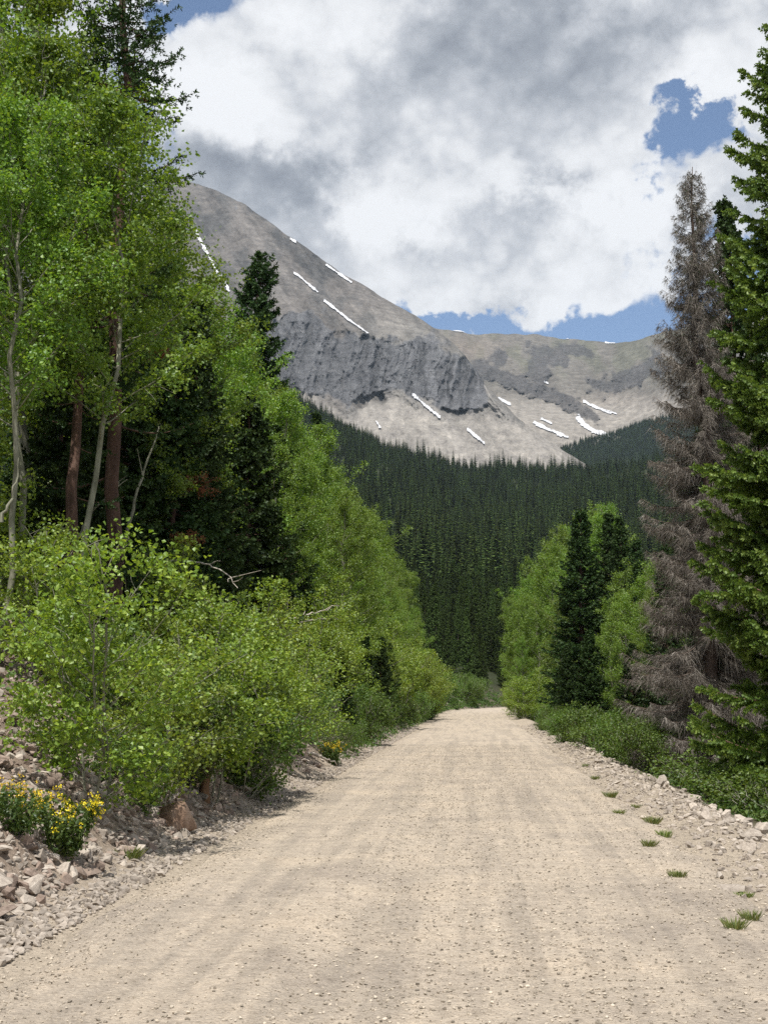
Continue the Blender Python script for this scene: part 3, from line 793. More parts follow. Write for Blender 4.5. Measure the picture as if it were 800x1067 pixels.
dens = vnoise(o * 1.6, Y * .06, 3) + .35 * vnoise(o * 2, Y * 2, 7); keep = dens + rng.uniform(-.5, 1.3, n) > .1
keep |= np.abs(o) > 2.2
Y = Y[keep]; o = o[keep]; X = cx(Y) + o; n = len(Y)
zr = surf(X, Y)
tag(link('gravel', scatter_rocks('gravel', protos[:5], np.stack([X, Y, zr], 1), .007 + .026 * rng.uniform(size=n) ** 5, M['gravel'], rng, .08)), kind='stuff')
for mk, n_ in (('rock', 2600), ('red_rock', 2600)):
    Y = 9 + 12 * rng.uniform(size=n_); o = rng.uniform(-8, -3.2, n_); X = cx(Y) + o
    tag(link('rubble', scatter_rocks('rubble', protos, np.stack([X, Y, H(X, Y)], 1), .05 + .19 * rng.uniform(size=n_) ** 2.4, M[mk], rng)), kind='stuff')
# the brown boulder
bp = ground_px(186, 866)
v, f = rock_proto(5, 30, .95)
bm = bmesh.new(); vs = [bm.verts.new(q) for q in v]
for t in f: bm.faces.new([vs[i] for i in t])
bmesh.ops.bevel(bm, geom=bm.edges[:], offset=.035, segments=2, affect='EDGES', profile=.6)
me = bpy.data.meshes.new('boulder'); bm.to_mesh(me); bm.free(); me.materials.append(M['boulder'])
bo = link('boulder', me); bo.location = bp + Vector((0, 0, .16)); bo.scale = (.66, .58, .60); bo.rotation_euler = (.2, -.15, .6)
tag(bo, 'biggest reddish brown boulder at the left road edge', 'boulder')

# ---- tree prototypes
A = [aspen(11, 10.0, 1.75, .22, 44, 26000, .062), aspen(12, 9.2, 1.6, .18, 42, 24000, .062), aspen(13, 10.6, 1.5, .28, 40, 22000, .062, .03), aspen(14, 8.4, 1.9, .12, 44, 26000, .062, -.02)]
A.append(aspen(15, 9.0, 1.35, .42, 40, 20000, .06, .0, .05))
SP = [aspen(21, 3.2, 1.0, .14, 40, 9500, .058, .05, .015, 3, .9, 'sapling_leaf', 4), aspen(22, 2.8, .95, .10, 40, 9000, .058, -.05, .014, 4, 1.1, 'sapling_leaf', 4), aspen(23, 3.6, .9, .2, 38, 9500, .058, .06, .016, 2, .6, 'sapling_leaf', 4)]
SH = [aspen(31, 1.0, .55, .02, 36, 5000, .055, 0, .008, 7, .7, 'shrub_leaf', 3), aspen(32, .75, .6, .02, 36, 4200, .05, 0, .008, 8, .8, 'shrub_leaf', 3), aspen(33, 1.4, .65, .03, 40, 5500, .055, 0, .01, 6, .8, 'shrub_leaf', 3)]
PS = [spruce(41, 12, 2.0, .3, .26, 7.0, .07, .09, .13, wid=.036), spruce(42, 14, 2.1, .4, .27, 6.8, .075, .09, .14, wid=.038), spruce(43, 6, 1.35, .15, .2, 7, .055, .07, .10, wid=.03)]

AG = 'aspens in the stand left of the road'
def left_aspen(o, Y, h, proto=None, label='slender green aspen in the dense leafy stand along the left road bank', group=AG):
    k = random.randrange(4) if proto is None else proto
    hh = [10.0, 9.2, 10.6, 8.4, 9.0][k]
    return plant_tree('aspen', A[k], label, 'aspen', on(o, Y), h / hh, None, group, random.uniform(.92, 1.12), (random.gauss(0, .03), random.gauss(0, .03)))
# big trees at the left edge
for (px, Y, h, k, lab) in [
    (-20, 21, 12.5, 0, 'tall leafy aspen at the very left edge, reaching above the frame'),
    (8, 24.5, 13.6, 2, 'tall aspen beside the leftmost one, crown running out of the top'),
    (88, 19.3, 8.9, 4, 'aspen whose crown hides the middle of the two reddish spruce trunks'),
    (30, 19.8, 9.6, 4, 'aspen between the left frame edge and the reddish spruce trunk'),
    (62, 25.5, 11.6, 0, 'broad aspen just behind the reddish spruce trunk at left'),
    (140, 26.5, 9.0, 2, 'aspen whose top branches stand against the sky left of the peak'),
    (0, 18.0, 7.8, 4, 'lower aspen with bright leaves at the left frame edge'),
    (168, 31, 8.8, 0, 'aspen in front of the grey snow streak, right of the tall spruce'),
    (215, 40, 8.6, 2, 'aspen just below the dark bushy pine on the left side')]:
    p = onpx(px, Y); hh = [10.0, 9.2, 10.6, 8.4, 9.0][k]
    plant_tree('aspen', A[k], lab, 'aspen', p, h / hh, None, None, 1.05)
# the stand receding along the road
Y = 31.0
while Y < 128:
    left_aspen(-7.2 + random.gauss(0, .45), Y, random.uniform(9.2, 10.8))
    if Y > 38 and random.random() < .9: left_aspen(-5.4 + random.gauss(0, .35), Y + .8, random.uniform(5.5, 8))
    left_aspen(-9.6 + random.gauss(0, .7), Y + 1.2, random.uniform(9.0, 11.2))
    Y += 2.3 + Y * .012
# saplings on the bank in front
for (px, py, sc, k, lab) in [
    (112, 852, .86, 0, 'bright aspen sapling behind the yellow flowers on the left bank'),
    (170, 838, .74, 1, 'bushy aspen sapling between the yellow flowers and the brown boulder'),
    (214, 828, .82, 0, 'aspen sapling right behind the small brown stump'),
    (262, 808, .80, 2, 'upright aspen sapling just past the stump along the left edge'),
    (292, 798, .80, 1, 'rightmost bushy sapling of the bright foreground clump'),
    (75, 735, .72, 0, 'aspen sapling higher up the bank, above the yellow flowers'),
    (150, 745, .72, 2, 'aspen sapling high on the bank under the spruce trunks'),
    (222, 735, .74, 1, 'aspen sapling on the upper bank below the pale dead branch'),
    (2, 672, 1.0, 2, 'sapling at the left frame edge above the bare stony slope')]:
    plant_tree('aspen_sapling', SP[k], lab, 'sapling', ground_px(px, py), sc, None, 'bright aspen saplings on the left bank', 1.12)
for k in range(20):
    Y = random.uniform(22, 70)
    plant_tree('aspen_sapling', SP[k % 3], 'young aspen sapling low on the left bank farther up the road', 'sapling', on(random.uniform(-5.4, -4.1), Y), random.uniform(.7, 1.15), None, 'young aspens along the left bank', 1.15)
for k in range(22):
    Y = random.uniform(60, 128)
    plant_tree('aspen_sapling', SP[k % 3], 'young aspen sapling in the far green fringe left of the road', 'sapling', on(random.uniform(-5.2, -3.6), Y), random.uniform(.8, 1.4), None, 'young aspens in the far left fringe', 1.25)
for k in range(80):
    Y = 15 + 85 * random.random() ** 1.2
    plant_tree('shrub', SH[k % 3], 'low leafy shrub at the foot of the left bank', 'shrub', on(random.uniform(-4.6, -3.35), Y), random.uniform(.5, 1.15), None, 'shrubs at the foot of the left bank')
for k in range(16):
    Y = random.uniform(122, 172)
    plant_tree('shrub', SH[k % 3], 'green shrub on the bank where the road bends out of sight', 'shrub', on(random.uniform(-7, -3.4), Y), random.uniform(1.2, 2.2), None, 'shrubs on the bank at the bend')
# left spruces
tallL = spruce(51, 17.5, 2.3, 2.2, .34, 4.6, .06, .06, .15, wid=.018, sparse=lambda q, r: .3 if q < .6 else .9, r0=.135)
plant_tree('spruce_tree', tallL, 'tall dark spruce with bare ragged stem against the sky at upper left', 'spruce', onpx(122, 22.5), 1.0, 1.0)
tallM = spruce(52, 12, 1.7, 3.6, .36, 4.2, .07, .06, .16, wid=.02, sparse=lambda q, r: .3 if q < .5 else .6, r0=.15)
plant_tree('spruce_tree', tallM, 'spruce with thick reddish trunk showing among the aspens at left', 'spruce', onpx(76, 20.5), .74, 2.0)
plant_tree('spruce_tree', tallM, 'spruce with dark trunk right of the reddish one at left', 'spruce', onpx(150, 32), .8, 4.0)
plant_tree('spruce_tree', PS[0], 'dark spruce low behind the leaning pale aspen stem', 'spruce', onpx(205, 29), .72)
plant_tree('spruce_tree', PS[2], 'small dark spruce with rusty dead twigs beside the aspen wall', 'spruce', onpx(228, 33), 1.1)
pine = spruce(53, 15, 2.5, 1.5, .36, 6.5, .055, .10, .14, .62, wid=.036, r0=.16, droop=.0)
plant_tree('pine_tree', pine, 'dark bushy pine rising above the aspens against the grey peak', 'pine', onpx(256, 56), 1.13, .5)
plant_tree('spruce_tree', PS[1], 'thin spruce tip poking out of the aspens below the cliffs', 'spruce', onpx(334, 72), .98)
for (px, Y, s_, lab) in [(108, 26, 1.15, 'dense dark spruce between the two reddish trunks at left'), (172, 27, 1.05, 'dark young spruce under the leaning pale aspen stem'), (250, 34, 1.25, 'dark spruce filling the shade where the aspen wall begins'), (280, 41, 1.3, 'dark spruce half hidden in the near end of the aspen wall'), (60, 24, .9, 'dark young spruce left of the reddish trunk')]:
    plant_tree('spruce_tree', PS[2], lab, 'spruce', onpx(px, Y), s_, None, None, 1.1)
for k in range(16):
    Y = 26 + k * 5.5
    plant_tree('spruce_tree', PS[k % 2], 'dark spruce in the shade behind the left aspens', 'spruce', on(-13 - random.uniform(0, 3.5), Y), random.uniform(.75, .95), None, 'spruces behind the left aspens')
for (o, Y, s) in [(-4.3, 46, .42), (-4.0, 52, .36), (-4.5, 57, .5), (-4.2, 64, .4), (-5.2, 44, .6), (-3.9, 49, .52), (-3.8, 55, .55), (-3.9, 61, .55), (-4.0, 70, .6), (-3.9, 80, .6), (-3.8, 39, .4)]:
    plant_tree('spruce_tree', PS[2], 'small dark young spruce at the foot of the left aspens', 'young spruce', on(o, Y), s, None, 'young spruces at the left road edge')

# ---- right side trees
near = spruce(61, 16.6, 2.6, .2, .22, 5.8, .036, .058, .068, .62, 'bright_needle', r0=.24, wid=.022, per=5, droop=.15)
plant_tree('spruce_tree', near, 'big sunlit yellow green spruce at the right edge of the frame', 'spruce', onpx(873, 22.5), 1.0, .7)
dead = spruce(62, 14.8, 2.2, .6, .21, 6.5, .04, .045, .06, .8, 'dead_needle', 'dead_bark', dead=True, r0=.2, droop=.42, wid=.008, per=3)
plant_tree('dead_spruce', dead, 'dead grey brown spruce with bare drooping twigs right of the road', 'dead spruce', onpx(726, 31), 1.0, 2.5)
plant_tree('spruce_tree', PS[1], 'slim dark green spruce right behind the dead one', 'spruce', onpx(769, 37), 1.2, None, None, .9)
plant_tree('spruce_tree', PS[0], 'dark spruce squeezed between the dead tree and the bright spruce', 'spruce', onpx(795, 34), .95)
plant_tree('spruce_tree', PS[0], 'dark pointed spruce beside the far right aspen grove', 'spruce', onpx(604, 72), 1.02, None, None, 1.25)
plant_tree('spruce_tree', PS[1], 'dark spruce standing just left of the dead tree', 'spruce', onpx(632, 80), .98, None, None, 1.2)
plant_tree('spruce_tree', PS[2], 'small dense dark spruce at the road edge by the shrubs', 'young spruce', onpx(614, 60), .80, None, None, 1.1)
plant_tree('spruce_tree', PS[2], 'small bluish young spruce next to the dense dark one', 'young spruce', onpx(590, 70), .75)
plant_tree('spruce_tree', PS[2], 'short bright young spruce left of the dead spruce base', 'young spruce', onpx(655, 52), .7)
for (o, Y, h) in [(3.1, 104, 9), (3.2, 97, 8), (3.4, 112, 8.5), (4.2, 106, 11), (5.2, 112, 12.5), (5.0, 100, 11.5), (6.4, 106, 14), (6.2, 96, 13), (7.6, 110, 16.5), (7.8, 100, 16), (8.6, 104, 17), (9.4, 98, 17), (11, 110, 16), (4.4, 94, 8.5), (3.6, 99, 7), (3.3, 92, 5.5), (5.6, 88, 9), (7.4, 92, 12), (3.2, 106, 6)]:
    k = random.randrange(4); hh = [10.0, 9.2, 10.6, 8.4, 9.0][k]
    plant_tree('aspen', A[k], 'leafy aspen in the green grove right of where the road bends', 'aspen', on(o, Y), h / hh, None, 'aspens in the grove at the bend', .9)
for k in range(14):
    Y = random.uniform(84, 122)
    plant_tree('aspen_sapling', SP[k % 3], 'leafy young aspen at the foot of the grove where the road bends', 'sapling', on(random.uniform(2.9, 5.2), Y), random.uniform(.6, 1.15), None, 'young aspens at the foot of the grove', 1.2)
plant_tree('spruce_tree', PS[1], 'dark spruce whose tip stands just left of the dead tree crown', 'spruce', onpx(652, 70), .86, None, None, 1.0)
plant_tree('spruce_tree', PS[1], 'dark spruce between the grove spruce pair and the dead tree', 'spruce', onpx(660, 84), .92, None, None, 1.15)
plant_tree('spruce_tree', PS[0], 'shorter dark spruce in front of the grove at its right end', 'spruce', onpx(642, 72), .72, None, None, 1.2)
plant_tree('spruce_tree', PS[0], 'dark spruce closing the gap just left of the dead tree', 'spruce', onpx(668, 62), .74, None, None, 1.15)
plant_tree('spruce_tree', PS[0], 'dark spruce behind the base of the dead tree', 'spruce', onpx(690, 45), .62, None, None, 1.0)
for (px, Y, h) in [(640, 66, 6.5), (655, 60, 7.0), (668, 66, 9), (675, 52, 6.5), (690, 54, 8), (650, 90, 11.5)]:
    k = random.randrange(4); hh = [10.0, 9.2, 10.6, 8.4, 9.0][k]
    plant_tree('aspen', A[k], 'aspen partly hidden behind the dead spruce', 'aspen', onpx(px, Y), h / hh, None, 'aspens behind the dead spruce', 1.0)
for k in range(26):
    Y = 27 + k * 3.6
    plant_tree('spruce_tree', PS[k % 2], 'dark spruce deep in the woods right of the road', 'spruce', on(9.5 + random.uniform(0, 6) + (Y > 100) * 3, Y), random.uniform(.6, .85), None, 'spruces deep in the right woods')
for k in range(34):
    Y = 30 + 34 * random.random() ** 1.1
    plant_tree('shrub', SH[k % 3], 'low green shrub along the right road edge', 'shrub', on((3.8 if Y < 38 else 3.1) + abs(random.gauss(0, .5)), Y), random.uniform(.5, 1.1), None, 'shrubs along the right road edge')
for (px, Y) in [(742, 24.5), (765, 23), (790, 22), (770, 26), (805, 20.5)]:
    plant_tree('shrub', SH[1], 'leafy ground shrub below the bright spruce at right', 'shrub', onpx(px, Y), .75, None, 'shrubs under the bright spruce', 1.5)

# ---- flowers, grass, dead wood
def flower_plant(p, sc, label, seed, nf=70):
    rng = np.random.default_rng(seed)
    r = thing('flowering_plant', label, 'flowers', p); r.scale = (sc,) * 3
    st, lf, fl = MB(), MB(), MB()
    tips = []
    for k in range(34):
        a = rng.uniform(0, 2 * PI); R = .5 * rng.uniform() ** .5; hh = rng.uniform(.4, .72)
        b0 = np.array([R * .35 * math.cos(a), R * .35 * math.sin(a), -.05]); b1 = np.array([R * math.cos(a), R * math.sin(a), hh])
        tube(st, np.stack([b0, (b0 + b1) / 2 + rng.normal(0, .02, 3), b1]), np.array([.006, .005, .003]), 4, 0, .5)
        u = rng.uniform(.1, .9, 46)[:, None]
        leaves(lf, b0 * (1 - u) + b1 * u + rng.normal(0, .045, (46, 3)), .075, rng, .3, 0, .25)
        for q in range(max(1, nf // 34)): tips.append(b1 + rng.normal(0, .035, 3) - np.array([0, 0, .05 * q]))
    tips = np.array(tips)
    for t in tips: leaves(fl, t + rng.normal(0, .02, (7, 3)), .028, rng, .6)
    link('stem', st.mesh('stem', M['shrub_leaf']), r); link('foliage', lf.mesh('foliage', M['herb_leaf']), r); link('flowers', fl.mesh('flowers', M['petal']), r)
flower_plant(ground_px(60, 888), .72, 'large clump of yellow flowers on the rocky left verge', 1, 140)
flower_plant(ground_px(14, 866), .6, 'smaller clump of yellow flowers at the left frame edge', 2, 80)
flower_plant(ground_px(346, 796), .7, 'small yellow flower clump farther along the left verge', 3, 70)

def grass_tuft(seed, n=60, h=.16, r=.12):
    rng = np.random.default_rng(seed); mb = MB()
    a = rng.uniform(0, 2 * PI, n); rr = r * rng.uniform(0, 1, n) ** .6
    b = np.stack([rr * np.cos(a) * .6, rr * np.sin(a) * .6, 0 * a - .01], 1)
    l = h * rng.uniform(.4, 1.1, n); ln = rng.uniform(.2, 1.0, n)
    t = b + np.stack([np.cos(a) * l * ln, np.sin(a) * l * ln, l], 1)
    m = (b + t) / 2 + np.array([0, 0, 1]) * (l * .12)[:, None]
    s = np.stack([-np.sin(a), np.cos(a), 0 * a], 1) * .004
    v = np.stack([b - s, b + s, m + s, t, m - s], 1).reshape(-1, 3)
    mb.add(v, np.arange(n * 5).reshape(n, 5), 0, rng.uniform(0, 1, n)); return mb.mesh('grass_tuft', M['grass_blade'])
GT = [grass_tuft(s, 130, .075 + .02 * s, .14) for s in range(3)]
for (px, py, s, lab) in [
    (705, 914, 1.0, 'lone grass tuft on the bare gravel right of the road'),
    (692, 872, 1.3, 'thick dark grass tuft in the row beside the right berm'),
    (680, 858, 1.15, 'yellowish grass tuft next to the thick dark one'),
    (645, 848, .9, 'small grass tuft low in the row on the right gravel'),
    (636, 831, 1.2, 'grass tuft midway up the right gravel shoulder'),
    (662, 842, .7, 'sparse thin grass between two bigger tufts'),
    (676, 882, .8, 'small flat weed at the near end of the tuft row'),
    (620, 812, .8, 'tiny tuft near the shrubs on the right shoulder'),
    (610, 799, .9, 'farthest grass tuft on the right shoulder below the shrubs'),
    (765, 968, .9, 'tiny weed close to the bottom right corner gravel'),
    (782, 958, .8, 'taller straggly weed near the right frame edge'),
    (775, 935, .8, 'green weed beside the flat pale stone at right'),
    (132, 893, 1.6, 'leafy green weed among rocks left of the brown boulder')]:
    o = link('grass_tuft', random.choice(GT)); o.location = ground_px(px, py); s *= .78; o.scale = (s * 1.2, s * random.uniform(.8, 1.2), s * random.uniform(.8, 1.3)); o.rotation_euler[2] = random.uniform(0, 6)
    tag(o, lab, 'grass tuft', 'grass tufts on the gravel')
p = ground_px(772, 932)
v, f = rock_proto(77, 18, .3); mb = MB(); mb.add(v, f, 0, .45)
o = link('rock', mb.mesh('flat_stone', M['rock'])); o.location = p + Vector((-.05, .1, .03)); o.scale = (.42, .3, .35); tag(o, 'flat pale stone slab lying on the right gravel shoulder', 'rock')

def branch(name, pts, r, label, mat='dead_wood', cat='dead branch', twigs=4, seed=0):
    rng = np.random.default_rng(seed); pts = np.array([tuple(q) for q in pts], float)
    k = np.linspace(0, 1, len(pts)); kk = np.linspace(0, 1, 14)
    P = np.stack([np.interp(kk, k, pts[:, m]) for m in range(3)], 1) + rng.normal(0, .018, (14, 3))
    o0 = P[0].copy(); mb = MB(); tube(mb, P - o0, r * (1 - kk * .75), 6, 0, .6)
    for q in range(twigs):
        i = rng.integers(5, 13); d = (P[13] - P[0]); L = np.linalg.norm(d); d = d / L + rng.normal(0, .5, 3)
        e = P[i] + d * L * rng.uniform(.1, .25)
        tube(mb, np.stack([P[i], (P[i] + e) / 2 + rng.normal(0, .03, 3), e]) - o0, np.array([r * .4, r * .3, r * .12]), 4, 0, .6)
    o = link(name, mb.mesh(name, M[mat])); o.location = o0; return tag(o, label, cat)
branch('dead_branch', at([178, 205, 228, 248], [585, 585, 592, 612], [22, 21.5, 21, 20.5]), .022, 'pale curved dead branch hanging over the bright saplings', seed=1, twigs=5)
branch('dead_branch', at([300, 320, 345], [646, 641, 634], [37, 37.5, 38]), .035, 'bleached dead branch pointing right out of the aspen wall', seed=2, twigs=2)
branch('dead_branch', at([302, 325, 352], [650, 646, 645], [38, 38.5, 39]), .03, 'second bleached branch just under the pointing one', seed=3, twigs=2)
branch('leaning_stem', at([118, 135, 150, 166], [620, 540, 490, 445], [23, 23.2, 23.5, 23.8]), .04, 'thin pale leaning aspen stem in front of the dark spruces', 'aspen_bark', 'leaning stem', 1, 4)
branch('dead_branch', at([82, 95, 112, 134], [560, 535, 515, 500], [22.5, 22.6, 22.8, 23]), .025, 'thin arching bare stem beside the reddish trunk', 'aspen_bark', 'bare stem', 1, 5)
branch('dead_branch', at([0, 10, 18, 20], [540, 525, 505, 480], [17, 17, 17, 17]), .025, 'white curved aspen stem at the left frame edge', 'aspen_bark', 'bare stem', 0, 6)
for (q0, q1, r, lab, sd) in [((268, 742), (318, 765), .05, 'pale fallen log lying on the left bank by the saplings', 7), ((322, 788), (352, 800), .04, 'short fallen log near the far yellow flowers', 8)]:
    a0 = ground_px(*q0); a1 = ground_px(*q1); branch('fallen_log', [a0 + Vector((0, 0, .08)), a1 + Vector((0, 0, .08))], r, lab, 'dead_wood', 'log', 1, sd)
for k, (o, Y, l) in enumerate([(-3.6, 128, 5), (-4, 135, 6), (-3.8, 142, 5), (-4.4, 148, 6), (-4, 155, 5), (-4.2, 162, 5)]):
    a0 = on(o, Y); a1 = on(o - l * .75, Y - 1.5 + random.uniform(-1, 1))
    branch('fallen_log', [a0 + Vector((0, 0, .1)), a1 + Vector((0, 0, .25))], .13, 'grey fallen log leaning on the bank beyond the bend', 'dead_wood', 'log', 1, 20 + k)['group'] = 'logs on the bank beyond the bend'
sp = ground_px(212, 832)
mb = MB(); t = np.linspace(0, 1, 7)
tube(mb, np.stack([.03 * t, 0 * t, -.15 + .6 * t], 1), .085 * (1 - .25 * t) + .012 * np.sin(t * 9), 10, 0, .5)
th = np.arange(10) * 2 * PI / 10; top = np.stack([.03 + .065 * np.cos(th), .065 * np.sin(th), .45 + .05 * np.cos(th * 3)], 1)
mb.add(np.concatenate([top, [[.03, 0, .47]]]), np.array([[i, (i + 1) % 10, 10] for i in range(10)]), 0, .9)
o = link('tree_stump', mb.mesh('tree_stump', M['stump_wood'])); o.location = sp; tag(o, 'small broken brown stump among rocks under the saplings', 'stump')

# rusty dead twigs
for (px, py, Y, s, lab) in [(208, 505, 26.6, .5, 'rust coloured dead needle spray low in the dark spruces'), (195, 562, 26.0, .36, 'small rusty dead spray under the larger one'), (168, 372, 25.2, .35, 'rusty dead spray high among the aspen leaves'), (124, 100, 22.4, .5, 'rusty dead twigs on the bare stem of the tall left spruce')]:
    rng2 = np.random.default_rng(int(px)); mb = MB(); c = at(px, py, Y); n = 900
    k = rng2.integers(0, 14, n); ax = rdir(14, rng2) * np.array([1, 1, .5]); u = rng2.uniform(0, 1, n)[:, None]
    leaves(mb, ax[k] * u * s + rng2.normal(0, .03, (n, 3)), .06, rng2, .1, 0, .12)
    for a_ in ax: tube(mb, np.stack([0 * a_, a_ * s * .5, a_ * s]), np.array([.01, .007, .003]), 3, 1, .5)
    o = link('dead_spray', mb.mesh('dead_spray', [M['rust_needle'], M['spruce_bark']])); o.location = c; tag(o, lab, 'dead twigs')

# ---- undergrowth
def undergrowth(n, ofn, Yfn, leaf, seed, per=26):
    rng = np.random.default_rng(seed)
    Y = Yfn(rng, n); o = ofn(rng, n); X = cx(Y) + o; Z = H(X, Y)
    hh = rng.uniform(.05, .3, n); c = np.repeat(np.stack([X, Y, Z], 1), per, 0)
    c = c + rng.normal(0, 1, c.shape) * np.array([.16, .16, 0]) + np.stack([0 * c[:, 0], 0 * c[:, 0], rng.uniform(0, 1, len(c)) * np.repeat(hh, per)], 1)
    mb = MB(); leaves(mb, c, leaf, rng, .5, 0, .3)
    tag(link('undergrowth', mb.mesh('undergrowth', M['herb_leaf'])), kind='stuff')
undergrowth(1000, lambda r, n: 3.8 + np.abs(r.normal(0, 1.8, n)), lambda r, n: 19 + 80 * r.uniform(size=n) ** 1.4, .075, 1)
undergrowth(700, lambda r, n: -3.2 - np.abs(r.normal(0, .7, n)), lambda r, n: r.uniform(34, 125, n), .085, 4)
undergrowth(2400, lambda r, n: -4.9 - np.abs(r.normal(0, 2.8, n)), lambda r, n: 19 + 110 * r.uniform(size=n) ** 1.3, .08, 2)
undergrowth(900, lambda r, n: -3.3 - np.abs(r.normal(0, 2.0, n)), lambda r, n: r.uniform(118, 185, n), .16, 3)

# ---- the conifer slope beyond
def mid(seed, h, rb, **k): return spruce(seed, h, rb, whorl=.5, nb=5.5, step=.2, need=.24, shoot_gap=.3, wid=.1, per=3, mat='mid_needle', joint=True, **k)
MC = [mid(75, 18, 2.3, z0=1.5), mid(76, 21, 2.2, z0=2.5), mid(77, 15, 2.3, z0=.8), mid(78, 19, 1.9, z0=3, sparse=lambda q, r: .65), mid(79, 17, 2.6, z0=1)]
FC = [far_conifer(71, 19, 3.3), far_conifer(72, 22, 2.9), far_conifer(73, 15, 3.3), far_conifer(74, 19, 2.5, 32, 9), far_conifer(80, 25, 3.3, 34, 9), far_conifer(81, 11, 3.0, 20, 9)]
rng = np.random.default_rng(5)
cand = []
N = 90000
r_ = np.sqrt(rng.uniform(175 ** 2, 1620 ** 2, N)); a_ = rng.uniform(-.30, .33, N)
X = r_ * np.sin(a_); Y = r_ * np.cos(a_)
keep = np.abs(X - cx(Y)) > np.where(Y < 205, 7, 0)
cell = {}
P = []
for x, y in zip(X[keep], Y[keep]):
    g = 3.6 if y < 330 else 5.0 if y < 450 else 6.8
    key = (int(x / g), int(y / g), g)
    if key in cell or vnoise(x / 45, y / 45, 4) > .62: continue
    cell[key] = 1; P.append((x, y))
P = np.array(P); Z = H(P[:, 0], P[:, 1]); P = np.column_stack([P, Z])
order = np.argsort(P[:, 1]); P = P[order]
px = 400 + F * P[:, 0] / P[:, 1]
vis = (px > 395) & (px < 560)
first = np.where(vis)[0][:300]
for k in first:
    o = link('conifer', random.choice(MC)); o.location = P[k] - np.array([0, 0, .3]); s = random.uniform(.6, 1.1) * float(np.interp(P[k][1], [170, 480], [.52, 1])); o.scale = (s * random.uniform(.85, 1.2), s, s); o.rotation_euler[0] = random.gauss(0, .025); o.rotation_euler[2] = random.uniform(0, 6.28)
    tag(o, 'dark conifer at the near foot of the forested slope', 'conifer', 'conifers at the foot of the slope')
rest = np.delete(P, first, 0)
# basin trees below the snowfields
m = (CPX > 575) & (CPX < 760) & (CPY > np.interp(CPX, [575, 600, 640, 670, 760], [474, 462, 452, 441, 420])) & (CPY < 500)
q = CP[m]; q = q[rng.choice(len(q), min(len(q), 6500), replace=False)]
nb_ = len(rest); rest = np.concatenate([rest, q])
# a few stunted trees on the scree
sc_ = [(560, 428, 2), (566, 430, 2), (545, 424, 2), (615, 360, 0)]
nR = len(rest)
col = bpy.data.collections.new('conifer_kinds')
for k, me in enumerate(FC): col.objects.link(bpy.data.objects.new('conifer_kind', me))
me = bpy.data.meshes.new('forest'); me.vertices.add(nR); me.vertices.foreach_set('co', rest.astype(np.float32).ravel())
a = me.attributes.new('scl', 'FLOAT', 'POINT'); a.data.foreach_set('value', ((.5 + .6 * rng.uniform(size=nR) ** .8) * (1 + .3 * vnoise(rest[:, 0] / 60, rest[:, 1] / 60)) * np.interp(rest[:, 1], [170, 480], [.52, 1]) * np.where(np.arange(nR) < nb_, 1, .75)).astype(np.float32))
a = me.attributes.new('rot', 'FLOAT_VECTOR', 'POINT'); rv = np.zeros((nR, 3), np.float32); rv[:, 2] = rng.uniform(0, 6.28, nR); rv[:, :2] = rng.normal(0, .03, (nR, 2)); a.data.foreach_set('vector', rv.ravel())
a = me.attributes.new('idx', 'INT', 'POINT'); a.data.foreach_set('value', rng.integers(0, 6, nR).astype(np.int32))
me.update()
ng = bpy.data.node_groups.new('forest_nodes', 'GeometryNodeTree')
ng.interface.new_socket('Geometry', in_out='INPUT', socket_type='NodeSocketGeometry'); ng.interface.new_socket('Geometry', in_out='OUTPUT', socket_type='NodeSocketGeometry')
gi = ng.nodes.new('NodeGroupInput'); go = ng.nodes.new('NodeGroupOutput'); ip = ng.nodes.new('GeometryNodeInstanceOnPoints'); ci = ng.nodes.new('GeometryNodeCollectionInfo')
ci.inputs['Collection'].default_value = col; ci.inputs['Separate Children'].default_value = True; ci.inputs['Reset Children'].default_value = True
def named(t, n):
    x = ng.nodes.new('GeometryNodeInputNamedAttribute'); x.data_type = t; x.inputs['Name'].default_value = n
    return [s for s in x.outputs if s.enabled and s.name == 'Attribute'][0]
L = ng.links.new
L(gi.outputs[0], ip.inputs['Points']); L(ci.outputs[0], ip.inputs['Instance']); ip.inputs['Pick Instance'].default_value = True
L(named('INT', 'idx'), ip.inputs['Instance Index']); L(named('FLOAT', 'scl'), ip.inputs['Scale']); L(named('FLOAT_VECTOR', 'rot'), ip.inputs['Rotation']); L(ip.outputs[0], go.inputs[0])
fo = link('forest', me); fo.modifiers.new('forest', 'NODES').node_group = ng
tag(fo, kind='stuff')

# ---- air
HAZE = True
if HAZE:
    bm = bmesh.new(); bmesh.ops.create_cube(bm, size=1.0)
    me = bpy.data.meshes.new('haze'); bm.to_mesh(me); bm.free()
    hz = link('haze', me); zmin, zmax = -60.0, 1700.0
    hz.scale = (9000, 7200, zmax - zmin); hz.location = (0, 3400, (zmax + zmin) / 2)
    m, nt, out = new_mat('haze')
    pv = nt.nodes.new('ShaderNodeVolumePrincipled'); pv.inputs['Color'].default_value = (.62, .80, 1, 1); pv.inputs['Density'].default_value = .00004; pv.inputs['Anisotropy'].default_value = .2
    nt.links.new(pv.outputs[0], out.inputs['Volume']); me.materials.append(m)
    tag(hz, kind='stuff')

# ------------------------------------------------------------------ light and sky
SUN_EL = 65.0
SUN_DIR = Vector((-.09, -.40, 0)).normalized() * math.cos(math.radians(SUN_EL)); SUN_DIR.z = math.sin(math.radians(SUN_EL))
sl = bpy.data.lights.new('sun', 'SUN'); sl.energy = 4.4; sl.angle = math.radians(.53); sl.color = (1, .955, .88)
so = bpy.data.objects.new('sun', sl); COL.objects.link(so); so.rotation_euler = (-SUN_DIR).to_track_quat('-Z', 'Y').to_euler()

